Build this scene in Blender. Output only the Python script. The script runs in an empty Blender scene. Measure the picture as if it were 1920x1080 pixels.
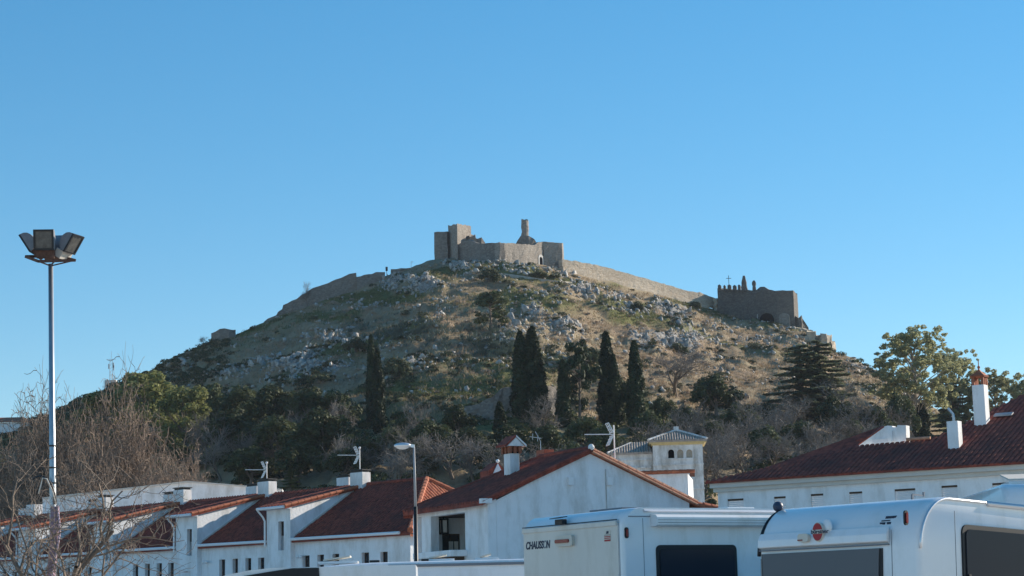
import bpy, math, random
import numpy as np
from mathutils import Vector, Matrix
R = math.radians
SC = bpy.context.scene
COL = SC.collection
rng = np.random.default_rng(7)
random.seed(7)

# ---------------------------------------------------------------- camera, sky, sun, exposure
FPX, PITCH, ROLL, EYE = 3640.0, R(9.5), 0.0245, 1.6
SUN_AZ, SUN_EL = R(58), R(22)          # azimuth measured from the viewing direction (+Y) towards +X
_d = Vector((0, math.cos(PITCH), math.sin(PITCH)))
_u0 = Vector((0, -math.sin(PITCH), math.cos(PITCH)))
_r = Vector((1, 0, 0)) * math.cos(ROLL) - _u0 * math.sin(ROLL)
_u = Vector((1, 0, 0)) * math.sin(ROLL) + _u0 * math.cos(ROLL)
CAM = Vector((0, 0, EYE))
cd = bpy.data.cameras.new('camera')
cd.sensor_width = 36.0
cd.lens = 36.0 * FPX / 1920.0
cd.clip_start = 0.1
cd.clip_end = 9000
cam = bpy.data.objects.new('camera', cd)
COL.objects.link(cam)
cam.matrix_world = Matrix(((_r.x, _u.x, -_d.x, 0), (_r.y, _u.y, -_d.y, 0), (_r.z, _u.z, -_d.z, EYE), (0, 0, 0, 1)))
SC.camera = cam

w = bpy.data.worlds.new('World')
SC.world = w
w.use_nodes = True
nt = w.node_tree
sky = nt.nodes.new('ShaderNodeTexSky')
sky.sky_type = 'NISHITA'
sky.sun_disc = False
sky.sun_elevation = SUN_EL
sky.sun_rotation = SUN_AZ
sky.altitude = 700
sky.air_density = 1.0
sky.dust_density = 0.0
sky.ozone_density = 3.0
bg = nt.nodes['Background']
bg.inputs['Strength'].default_value = 0.15
hs_ = nt.nodes.new('ShaderNodeHueSaturation')
hs_.inputs['Hue'].default_value = 0.494
hs_.inputs['Saturation'].default_value = 1.48
gm_ = nt.nodes.new('ShaderNodeGamma')
gm_.inputs[1].default_value = 0.75
nt.links.new(sky.outputs[0], gm_.inputs[0])
nt.links.new(gm_.outputs[0], hs_.inputs['Color'])
nt.links.new(hs_.outputs[0], bg.inputs[0])

sd = bpy.data.lights.new('sun', 'SUN')
sd.energy = 5.0
sd.angle = R(0.5)
sd.color = (1.0, 0.89, 0.74)
sun = bpy.data.objects.new('sun', sd)
COL.objects.link(sun)
SUNV = Vector((math.sin(SUN_AZ) * math.cos(SUN_EL), math.cos(SUN_AZ) * math.cos(SUN_EL), math.sin(SUN_EL)))
sun.rotation_euler = SUNV.to_track_quat('Z', 'Y').to_euler()
sun.location = (60, 40, 60)

SC.view_settings.view_transform = 'Standard'
SC.view_settings.look = 'None'
SC.view_settings.exposure = 0.64
SC.view_settings.gamma = 1.0
SC.view_settings.use_curve_mapping = False
SC.cycles.use_denoising = True
SC.cycles.max_bounces = 6

# ---------------------------------------------------------------- pixel -> place
def ray(px, py):
    return _d + _r * ((px - 960) / FPX) + _u * ((540 - py) / FPX)
def PY(px, py, Y):                      # the point of that direction at ground distance Y
    v = ray(px, py)
    return CAM + v * (Y / v.y)
def PZ(px, py, z):                      # ... at height z
    v = ray(px, py)
    return CAM + v * ((z - EYE) / v.z)
def PIX(p):                             # world -> pixel
    q = Vector(p) - CAM
    k = q.dot(_d)
    return 960 + FPX * q.dot(_r) / k, 540 - FPX * q.dot(_u) / k

class Frame:                            # x along a facade to the right, y into depth, z up; psi = how far the facade looks to the left
    def __init__(s, O, psi, tilt=0.0, z=0.0):
        s.O = Vector((O[0], O[1], z))
        s.psi = psi; s.tilt = tilt
        s.u = Vector((math.cos(psi), -math.sin(psi), 0))
        s.v = Vector((math.sin(psi) * math.cos(tilt), math.cos(psi) * math.cos(tilt), -math.sin(tilt)))
        s.w = s.u.cross(s.v)
    def loc(s, p):
        q = p - s.O
        return (q.dot(s.u), q.dot(s.v), q.dot(s.w))
    def plane(s, px, py, n, c):         # point of that direction with dot(p - O, n) = c
        r = ray(px, py)
        return CAM + r * ((c - (CAM - s.O).dot(n)) / r.dot(n))
    def on_t(s, px, py, t=0):
        a = s.loc(s.plane(px, py, s.v, t)); return a[0], a[2]
    def on_s(s, px, py, x=0):
        a = s.loc(s.plane(px, py, s.u, x)); return a[1], a[2]
    def on_z(s, px, py, z):
        return s.loc(s.plane(px, py, s.w, z))
    def on_roof(s, px, py, z0, k):      # z = z0 + k * t
        return s.loc(s.plane(px, py, s.w - s.v * k, z0))
    def world(s, a, b, c):
        return s.O + s.u * a + s.v * b + s.w * c
    def root(s, name, **kw):
        o = empty(name, s.O, -s.psi, **kw)
        o.rotation_euler = (-s.tilt, 0, -s.psi)
        return o

# ---------------------------------------------------------------- objects
def tag(o, label=None, category=None, group=None, kind=None):
    if label: o['label'] = label
    if category: o['category'] = category
    if group: o['group'] = group
    if kind: o['kind'] = kind
    return o
def empty(name, loc, rz=0, **kw):
    o = bpy.data.objects.new(name, None)
    o.empty_display_size = 0.3
    COL.objects.link(o)
    o.location = loc
    o.rotation_euler = (0, 0, rz)
    return tag(o, **kw)
def copy_tree(o, parent=None):
    c = o.copy()
    COL.objects.link(c)
    c.parent = parent
    for ch in o.children:
        copy_tree(ch, c)
    return c
def link_mesh(name, me, mat, parent=None, **kw):
    o = bpy.data.objects.new(name, me)
    COL.objects.link(o)
    if parent is not None: o.parent = parent
    if mat is not None and len(me.materials) == 0: me.materials.append(mat)
    return tag(o, **kw)
def np_mesh(name, V, F, smooth=False):
    V = np.asarray(V, dtype=np.float32); F = np.asarray(F, dtype=np.int32)
    me = bpy.data.meshes.new(name)
    n, k = F.shape
    me.vertices.add(len(V)); me.vertices.foreach_set('co', V.ravel())
    me.loops.add(n * k); me.loops.foreach_set('vertex_index', F.ravel())
    me.polygons.add(n); me.polygons.foreach_set('loop_start', np.arange(0, n * k, k, dtype=np.int32))
    if smooth: me.polygons.foreach_set('use_smooth', np.ones(n, dtype=bool))
    me.update(calc_edges=True)
    return me

class MB:                               # collects faces of ONE part
    def __init__(s): s.V = []; s.F = []
    def add(s, V, F):
        b = len(s.V); s.V += [tuple(v) for v in V]; s.F += [tuple(i + b for i in f) for f in F]; return s
    def box(s, x0, x1, y0, y1, z0, z1):
        return s.add([(x0, y0, z0), (x1, y0, z0), (x1, y1, z0), (x0, y1, z0), (x0, y0, z1), (x1, y0, z1), (x1, y1, z1), (x0, y1, z1)],
                     [(0, 3, 2, 1), (4, 5, 6, 7), (0, 1, 5, 4), (1, 2, 6, 5), (2, 3, 7, 6), (3, 0, 4, 7)])
    def bar(s, a, b, wd, ht=None, up=(0, 0, 1)):          # square bar from a to b
        a = Vector(a); b = Vector(b); ht = ht or wd
        d = (b - a).normalized(); up = Vector(up)
        x = d.cross(up)
        if x.length < 1e-4: x = d.cross(Vector((1, 0, 0)))
        x.normalize(); y = x.cross(d)
        V = []
        for p in (a, b):
            for i, j in ((-1, -1), (1, -1), (1, 1), (-1, 1)): V.append(p + x * (i * wd / 2) + y * (j * ht / 2))
        return s.add(V, [(0, 1, 2, 3), (7, 6, 5, 4), (0, 4, 5, 1), (1, 5, 6, 2), (2, 6, 7, 3), (3, 7, 4, 0)])
    def tube(s, pts, rad, n=6, cap=True):
        pts = [Vector(p) for p in pts]
        rad = list(rad) if hasattr(rad, '__len__') else [rad] * len(pts)
        b = len(s.V); ref = None
        for i, p in enumerate(pts):
            d = (pts[min(i + 1, len(pts) - 1)] - pts[max(i - 1, 0)]).normalized()
            if ref is None: ref = d.orthogonal().normalized()
            x = (ref - d * ref.dot(d)).normalized(); ref = x; y = d.cross(x)
            for k in range(n):
                a = 2 * math.pi * k / n
                s.V.append(tuple(p + (x * math.cos(a) + y * math.sin(a)) * rad[i]))
        for i in range(len(pts) - 1):
            for k in range(n):
                k2 = (k + 1) % n
                s.F.append((b + i * n + k, b + i * n + k2, b + (i + 1) * n + k2, b + (i + 1) * n + k))
        if cap:
            s.F.append(tuple(b + k for k in range(n))[::-1]); e = b + (len(pts) - 1) * n
            s.F.append(tuple(e + k for k in range(n)))
        return s
    def prism(s, poly, vec):            # polygon (3-d points) pushed along vec
        n = len(poly); P = [Vector(p) for p in poly]; Q = [p + Vector(vec) for p in P]
        F = [tuple(range(n))[::-1], tuple(range(n, 2 * n))]
        for i in range(n):
            j = (i + 1) % n
            F.append((i, j, n + j, n + i))
        return s.add(P + Q, F)
    def sphere(s, c, rx, ry=None, rz=None, n=10, m=6):
        ry = ry or rx; rz = rz or rx; b = len(s.V)
        for i in range(1, m):
            t = math.pi * i / m
            for k in range(n):
                a = 2 * math.pi * k / n
                s.V.append((c[0] + rx * math.sin(t) * math.cos(a), c[1] + ry * math.sin(t) * math.sin(a), c[2] + rz * math.cos(t)))
        T = len(s.V); s.V.append((c[0], c[1], c[2] + rz)); B = len(s.V); s.V.append((c[0], c[1], c[2] - rz))
        for i in range(m - 2):
            for k in range(n):
                k2 = (k + 1) % n
                s.F.append((b + i * n + k, b + (i + 1) * n + k, b + (i + 1) * n + k2, b + i * n + k2))
        for k in range(n):
            k2 = (k + 1) % n
            s.F.append((T, b + k, b + k2)); s.F.append((B, b + (m - 2) * n + k2, b + (m - 2) * n + k))
        return s
    def mesh(s, name, smooth=False):
        me = bpy.data.meshes.new(name)
        me.from_pydata(s.V, [], s.F)
        if smooth:
            me.polygons.foreach_set('use_smooth', [True] * len(me.polygons))
        me.update()
        return me
    def build(s, name, mat, parent=None, smooth=False, bevel=0, **kw):
        o = link_mesh(name, s.mesh(name, smooth), mat, parent, **kw)
        import bmesh
        bm = bmesh.new(); bm.from_mesh(o.data); bmesh.ops.recalc_face_normals(bm, faces=bm.faces)
        if bevel:
            bmesh.ops.bevel(bm, geom=bm.edges[:], offset=bevel, segments=2, affect='EDGES', profile=0.7, clamp_overlap=True)
        bm.to_mesh(o.data); bm.free()
        return o

# ---------------------------------------------------------------- noise (numpy value noise)
def vnoise(x, y, seed=0):
    xi = np.floor(x).astype(np.int64); yi = np.floor(y).astype(np.int64)
    fx = x - xi; fy = y - yi
    fx = fx * fx * (3 - 2 * fx); fy = fy * fy * (3 - 2 * fy)
    def h(a, b):
        n = (a * 374761393 + b * 668265263 + seed * 982451653) & 0x7fffffff
        n = ((n ^ (n >> 13)) * 1274126177) & 0x7fffffff
        n = (n ^ (n >> 16)) & 0xffff
        return n / 65535.0
    return (h(xi, yi) * (1 - fx) + h(xi + 1, yi) * fx) * (1 - fy) + (h(xi, yi + 1) * (1 - fx) + h(xi + 1, yi + 1) * fx) * fy
def fbm(x, y, o=4, seed=0):
    s = 0; a = 0.5; t = 0
    for i in range(o):
        s = s + a * vnoise(x * 2 ** i + 17 * i, y * 2 ** i - 9 * i, seed + i); t += a; a *= 0.5
    return s / t

# ---------------------------------------------------------------- materials
def mat(name, col, rough=0.7, var=0.0, scale=2.0, col2=None, bump=0.0, bscale=None, metal=0.0, coat=0.0, spec=0.4, stain=None, sscale=0.5, sp0=.5, trans=0.0, dist=0.1, objrand=0.0):
    m = bpy.data.materials.new(name); m.use_nodes = True
    n = m.node_tree.nodes; L = m.node_tree.links; b = n['Principled BSDF']
    b.inputs['Base Color'].default_value = (*col, 1); b.inputs['Roughness'].default_value = rough
    b.inputs['Metallic'].default_value = metal; b.inputs['Specular IOR Level'].default_value = spec
    if coat: b.inputs['Coat Weight'].default_value = coat; b.inputs['Coat Roughness'].default_value = 0.08
    src = None
    tc = n.new('ShaderNodeTexCoord')
    if var or col2:
        no = n.new('ShaderNodeTexNoise'); no.inputs['Scale'].default_value = scale; no.inputs['Detail'].default_value = 6; no.inputs['Roughness'].default_value = 0.65
        L.new(tc.outputs['Object'], no.inputs['Vector'])
        r = n.new('ShaderNodeValToRGB')
        c2 = col2 or tuple(c * (1 - var) for c in col); c1 = col if col2 else tuple(min(1, c * (1 + var)) for c in col)
        r.color_ramp.elements[0].position = 0.35; r.color_ramp.elements[1].position = 0.65
        r.color_ramp.elements[0].color = (*c2, 1); r.color_ramp.elements[1].color = (*c1, 1)
        L.new(no.outputs[0], r.inputs[0]); src = r.outputs[0]
    if stain:
        no = n.new('ShaderNodeTexNoise'); no.inputs['Scale'].default_value = sscale; no.inputs['Detail'].default_value = 8; no.inputs['Roughness'].default_value = 0.7
        mp = n.new('ShaderNodeMapping'); mp.inputs['Scale'].default_value = (1, 1, 0.35)
        L.new(tc.outputs['Object'], mp.inputs[0]); L.new(mp.outputs[0], no.inputs['Vector'])
        r = n.new('ShaderNodeValToRGB'); r.color_ramp.elements[0].position = sp0; r.color_ramp.elements[1].position = sp0 + 0.22
        L.new(no.outputs[0], r.inputs[0])
        mx = n.new('ShaderNodeMix'); mx.data_type = 'RGBA'; L.new(r.outputs[0], mx.inputs[0])
        if src: L.new(src, mx.inputs[6])
        else: mx.inputs[6].default_value = (*col, 1)
        mx.inputs[7].default_value = (*stain, 1); src = mx.outputs[2]
    if objrand:
        oi = n.new('ShaderNodeObjectInfo'); hs = n.new('ShaderNodeHueSaturation')
        mr = n.new('ShaderNodeMapRange'); mr.inputs[3].default_value = 1 - objrand; mr.inputs[4].default_value = 1 + objrand
        L.new(oi.outputs['Random'], mr.inputs[0]); L.new(mr.outputs[0], hs.inputs['Value'])
        if src: L.new(src, hs.inputs['Color'])
        else: hs.inputs['Color'].default_value = (*col, 1)
        src = hs.outputs[0]
    if src: L.new(src, b.inputs['Base Color'])
    if bump:
        no = n.new('ShaderNodeTexNoise'); no.inputs['Scale'].default_value = bscale or scale * 3; no.inputs['Detail'].default_value = 7
        L.new(tc.outputs['Object'], no.inputs['Vector'])
        bp = n.new('ShaderNodeBump'); bp.inputs['Strength'].default_value = bump; bp.inputs['Distance'].default_value = dist
        L.new(no.outputs[0], bp.inputs['Height']); L.new(bp.outputs[0], b.inputs['Normal'])
    if trans:
        tr = n.new('ShaderNodeBsdfTranslucent'); ms = n.new('ShaderNodeMixShader'); ms.inputs[0].default_value = trans
        if src: L.new(src, tr.inputs[0])
        else: tr.inputs[0].default_value = (*col, 1)
        L.new(b.outputs[0], ms.inputs[1]); L.new(tr.outputs[0], ms.inputs[2]); L.new(ms.outputs[0], n['Material Output'].inputs[0])
    return m

def stone_mat(name, c1, c2, c3, scale=2.4):        # rubble masonry: irregular stones with pale joints
    m = bpy.data.materials.new(name); m.use_nodes = True
    n = m.node_tree.nodes; L = m.node_tree.links; b = n['Principled BSDF']
    b.inputs['Roughness'].default_value = 0.9; b.inputs['Specular IOR Level'].default_value = 0.15
    tc = n.new('ShaderNodeTexCoord')
    vo = n.new('ShaderNodeTexVoronoi'); vo.inputs['Scale'].default_value = scale; vo.inputs['Randomness'].default_value = 0.9
    mp = n.new('ShaderNodeMapping'); mp.inputs['Scale'].default_value = (1, 1, 1.7); L.new(tc.outputs['Object'], mp.inputs[0]); L.new(mp.outputs[0], vo.inputs['Vector'])
    no = n.new('ShaderNodeTexNoise'); no.inputs['Scale'].default_value = 0.13; no.inputs['Detail'].default_value = 8; no.inputs['Roughness'].default_value = 0.7
    L.new(tc.outputs['Object'], no.inputs['Vector'])
    r = n.new('ShaderNodeValToRGB'); r.color_ramp.elements[0].position = 0.35; r.color_ramp.elements[1].position = 0.68
    r.color_ramp.elements[0].color = (*c1, 1); r.color_ramp.elements[1].color = (*c2, 1); L.new(no.outputs[0], r.inputs[0])
    mx = n.new('ShaderNodeMix'); mx.data_type = 'RGBA'; mx.blend_type = 'MIX'; mx.inputs[7].default_value = (*c3, 1)
    sp = n.new('ShaderNodeSeparateColor'); L.new(vo.outputs['Color'], sp.inputs[0])
    mr = n.new('ShaderNodeMapRange'); mr.inputs[1].default_value = 0.25; mr.inputs[2].default_value = 1.0; mr.inputs[4].default_value = 0.75
    L.new(sp.outputs[0], mr.inputs[0]); L.new(mr.outputs[0], mx.inputs[0]); L.new(r.outputs[0], mx.inputs[6]); L.new(mx.outputs[2], b.inputs['Base Color'])
    bp = n.new('ShaderNodeBump'); bp.inputs['Strength'].default_value = 0.6; bp.inputs['Distance'].default_value = 0.12
    L.new(vo.outputs['Distance'], bp.inputs['Height']); bp.invert = True
    L.new(bp.outputs[0], b.inputs['Normal'])
    return m

M = {}
M['white'] = mat('white_render', (0.83, 0.83, 0.83), 0.85, 0.03, 1.3, stain=(0.60, 0.58, 0.55), sscale=1.1, sp0=.46, bump=0.15, bscale=9)
M['white2'] = mat('old_white_render', (0.70, 0.69, 0.68), 0.9, 0.08, 1.5, stain=(0.36, 0.33, 0.29), sscale=1.3, sp0=.42, bump=0.25, bscale=7)
M['cream'] = mat('cream_cornice', (0.60, 0.48, 0.25), 0.85, 0.12, 2.0)
M['trim'] = mat('pale_trim', (0.60, 0.56, 0.50), 0.8, 0.05, 3)
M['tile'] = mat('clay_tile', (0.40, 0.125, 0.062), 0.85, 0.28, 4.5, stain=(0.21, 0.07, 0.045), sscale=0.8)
M['tile_shaded'] = mat('shaded_clay_tile', (0.25, 0.056, 0.034), 0.9, 0.42, 4.0, stain=(0.125, 0.04, 0.03), sp0=.46, sscale=0.5)  # mottled clay, darker than the plain tile: shade of unlit slopes in its colour
M['tile_pale'] = mat('painted_sunlit_tile', (0.55, 0.27, 0.17), 0.85, 0.2, 4.5)  # paler verge and ridge tiles: sunlight on the edges put into the colour
M['tile_grey'] = mat('lichen_grey_tile', (0.34, 0.28, 0.235), 0.9, 0.25, 2.5)
M['brick'] = mat('red_brick', (0.33, 0.12, 0.07), 0.9, 0.2, 6)
M['dark'] = mat('opening_shade', (0.010, 0.010, 0.012), 1.0, spec=0.0)  # near-black colour standing in for the shade inside openings
M['glass'] = mat('window_glass', (0.02, 0.024, 0.03), 0.08, spec=0.6)
M['metal'] = mat('galvanised_steel', (0.42, 0.44, 0.46), 0.4, 0.06, 5, metal=0.85)
M['white_metal'] = mat('white_painted_metal', (0.78, 0.78, 0.78), 0.4)
M['aluminium'] = mat('aluminium', (0.72, 0.72, 0.74), 0.35, metal=0.7)
M['black'] = mat('black_plastic', (0.018, 0.018, 0.02), 0.5)
M['rust'] = mat('rusted_steel', (0.10, 0.05, 0.035), 0.8, 0.3, 8)
M['wood'] = mat('dark_wood', (0.07, 0.04, 0.025), 0.7, 0.2, 4)
M['curtain'] = mat('pale_curtain', (0.62, 0.58, 0.52), 0.9, 0.08, 6)
# ---------------------------------------------------------------- ground and hill
M['ground'] = mat('car_park_ground', (0.48, 0.45, 0.40), 0.95, 0.15, 0.4, bump=0.3, bscale=4)
_g = MB()
def gz(x, y):                            # the car park falls away a little to the right
    a = min(max((x - 3.2) / 11.0, 0), 1)
    return -0.42 * a * math.exp(-(max(0, y - 34) / 10) ** 2)
xs = [-3500, -800, -300, -120, -60, -30, -15, -6, 0, 2, 3.2, 5, 7, 9, 11, 13, 14.5, 18, 24, 30, 60, 120, 300, 800, 3500]
ys = [-800, -200, -50, 0, 10, 15, 20, 23, 26, 29, 32, 36, 40, 45, 50, 58, 70, 100, 150, 250, 500, 1000, 2500, 6000]
for y in ys:
    for x in xs: _g.V.append((x, y, gz(x, y)))
for j in range(len(ys) - 1):
    for i in range(len(xs) - 1):
        a = j * len(xs) + i
        _g.F.append((a, a + 1, a + len(xs) + 1, a + len(xs)))
_g.build('ground', M['ground'], kind='structure')

# hill skyline (pixels), distance of the skyline, foot of the slope
SKY_X = [-900, -300, 0, 60, 110, 150, 200, 280, 330, 395, 440, 500, 530, 600, 660, 720, 770, 800, 830, 880, 935, 1010, 1056, 1115, 1200, 1290, 1350, 1420, 1500, 1540, 1566, 1600, 1650, 1700, 1760, 1850, 2100, 2900]
SKY_Y = [960, 860, 805, 787, 768, 748, 728, 694, 668, 642, 628, 604, 591, 566, 545, 520, 502, 489, 486, 486, 488, 494, 505, 519, 542, 566, 582, 598, 614, 632, 659, 672, 700, 735, 770, 805, 870, 1000]
RD_X = [-900, 0, 300, 700, 935, 1056, 1200, 1345, 1420, 1566, 1650, 1900, 2900]
RD_Y = [380, 420, 428, 440, 446, 446, 464, 483, 482, 456, 436, 405, 360]
FT_X = [-900, 0, 400, 960, 1500, 1900, 2900]
FT_Y = [210, 200, 180, 165, 170, 180, 200]
PXS = np.arange(-900, 2901, 5.0)
NT = 260
TT = np.concatenate([np.linspace(-0.12, 1.0, NT), 1.0 + np.linspace(0.01, 0.55, 26) ** 1.0])
def hill_arrays():
    sky_y = np.interp(PXS, SKY_X, SKY_Y); rd = np.interp(PXS, RD_X, RD_Y); ft = np.interp(PXS, FT_X, FT_Y)
    k = np.ones(9) / 9
    rd = np.convolve(np.pad(rd, 4, 'edge'), k, 'valid'); ft = np.convolve(np.pad(ft, 4, 'edge'), k, 'valid')
    X = np.zeros((len(PXS), len(TT))); Y = X.copy(); Z = X.copy()
    for i, px in enumerate(PXS):
        p = PY(px, sky_y[i], rd[i])
        q = PY(px, 1100, ft[i])
        az = p.x / p.y
        t = TT
        yy = ft[i] + (rd[i] - ft[i]) * t
        xx = az * yy
        top = p.z
        s = np.where(t <= 1, np.clip(t, -1, 1) * 0.82 + 0.18 * np.clip(t, 0, 1) ** 2, 0)
        z = -1.0 + (top + 1.0) * s
        z = np.where(t < 0, -1.0 + t * 30, z)
        tb = np.clip((t - 1) / 0.55, 0, 1)
        z = np.where(t > 1, top - (top + 3) * (tb ** 1.35), z)
        X[i] = xx; Y[i] = yy; Z[i] = z
    return X, Y, Z
HX, HY, HZ = hill_arrays()
HPX = np.repeat(PXS[:, None], len(TT), 1)
def to_pix(X, Y, Z):
    qx, qy, qz = X, Y, Z - EYE
    k = qx * _d.x + qy * _d.y + qz * _d.z
    return 960 + FPX * (qx * _r.x + qy * _r.y + qz * _r.z) / k, 540 - FPX * (qx * _u.x + qy * _u.y + qz * _u.z) / k
_px, _py = to_pix(HX, HY, HZ)
def blobs(px, py, L):
    s = np.zeros_like(px)
    for (x, y, rx, ry, a) in L: s = np.maximum(s, a * np.exp(-((px - x) / rx) ** 2 - ((py - y) / ry) ** 2))
    return s
# outcrops as the photograph shows them (pixel centre, radii, strength)
ROCKS = [(868, 498, 38, 12, 1.0), (968, 506, 30, 9, .9), (745, 528, 45, 14, .8), (800, 545, 50, 12, .9), (880, 520, 30, 10, .7), (660, 575, 60, 12, .8), (1095, 552, 50, 13, 1.0),
         (1150, 557, 30, 10, .8), (1200, 582, 60, 14, 1.0), (1265, 592, 40, 12, .8), (1280, 642, 60, 22, .9), (1060, 508, 40, 12, .8), (620, 640, 90, 20, .8), (560, 690, 100, 24, .95),
         (520, 680, 60, 20, .9), (700, 660, 80, 20, .6), (820, 560, 60, 14, .7), (990, 600, 50, 18, .6), (1060, 620, 60, 20, .6), (1330, 640, 70, 20, .5), (1420, 640, 80, 14, .45),
         (1380, 620, 60, 10, .4), (440, 705, 60, 12, .6), (760, 700, 60, 18, .45), (1120, 640, 50, 20, .6), (1620, 690, 60, 14, .4), (930, 660, 60, 24, .4), (1200, 640, 50, 20, .5), (1350, 690, 90, 20, .35)]
GREEN = [(940, 492, 55, 9, 1), (830, 510, 60, 9, .8), (1120, 535, 70, 9, .9), (1230, 575, 60, 10, .8), (1300, 575, 60, 12, .6), (700, 560, 90, 14, .9), (780, 525, 60, 10, .7), (720, 735, 90, 16, .9),
         (560, 712, 60, 10, .8), (1180, 600, 40, 10, .7), (880, 740, 120, 18, .6), (1300, 790, 200, 30, .8), (900, 800, 250, 20, .8), (1600, 660, 70, 10, .6), (1180, 745, 60, 20, .6), (1390, 590, 50, 8, .6), (640, 600, 60, 10, .5)]
n1 = fbm(HX / 9, HY / 9, 4, 3); n2 = fbm(HX / 2.6, HY / 4.0, 4, 11); n3 = fbm(HX / 28, HY / 28, 3, 23)
visible = (TT[None, :] > 0.25) & (TT[None, :] < 1.02)
rock = np.clip(blobs(_px, _py, ROCKS) * 0.85 + (n1 - 0.56) * 1.6, 0, 1) * np.clip((760 - _py) / 60, 0, 1)
green = np.clip(blobs(_px, _py, GREEN) * 1.1 + (n3 - 0.42) * 1.9 + (n1 - .5) * .8, 0, 1)
ridged = 1 - np.abs(2 * fbm(HX / 3.2, HY / 5.5, 4, 31) - 1) * 1.0
edge = np.clip((1.0 - TT) / 0.06, 0, 1)[None, :]
inner = np.clip((TT - 0.02) / 0.1, 0, 1)[None, :]
steps = np.sin(HZ * 0.85 + n3 * 9) * 0.35 + np.sin(HZ * 1.9 + n1 * 7) * 0.16
HZ = HZ + edge * inner * ((n3 - 0.5) * 2.5 + (n1 - 0.5) * 3.0 + (ridged - .6) * 1.3 + (n2 - 0.5) * 1.25 + steps + rock * ((ridged - 0.55) ** 1) * 2.6)
HZ = HZ + (1 - edge) * inner * (n2 - 0.5) * 0.9 * (TT[None, :] <= 1.001)

def hill_z(x, y):
    if y < 60: return gz(x, y)
    az = x / y
    px = PIX((az * 300, 300, 40))[0]
    # columns are azimuth-true up to the small camera roll: search the nearest column by azimuth
    i = int(np.clip(np.searchsorted(HAZ, az), 1, len(PXS) - 1))
    j = None
    z = []
    for c in (i - 1, i):
        z.append(np.interp(y, HY[c], HZ[c]))
    f = (az - HAZ[i - 1]) / (HAZ[i] - HAZ[i - 1])
    return float(max(0, z[0] * (1 - f) + z[1] * f))
HAZ = HX[:, 40] / HY[:, 40]
def hit(px, py, ymin=165):               # where that line of sight meets the hill
    v = ray(px, py)
    az = v.x / v.y
    i = int(np.clip(np.searchsorted(HAZ, az), 0, len(PXS) - 1))
    el = v.z / v.y
    yy = HY[i]; e = (HZ[i] - EYE) / yy
    ok = np.where((e >= el) & (yy > ymin))[0]
    j = ok[0] if len(ok) else int(np.argmax(e))
    Y = yy[j]
    return Vector((az * Y, Y, HZ[i][j]))

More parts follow.
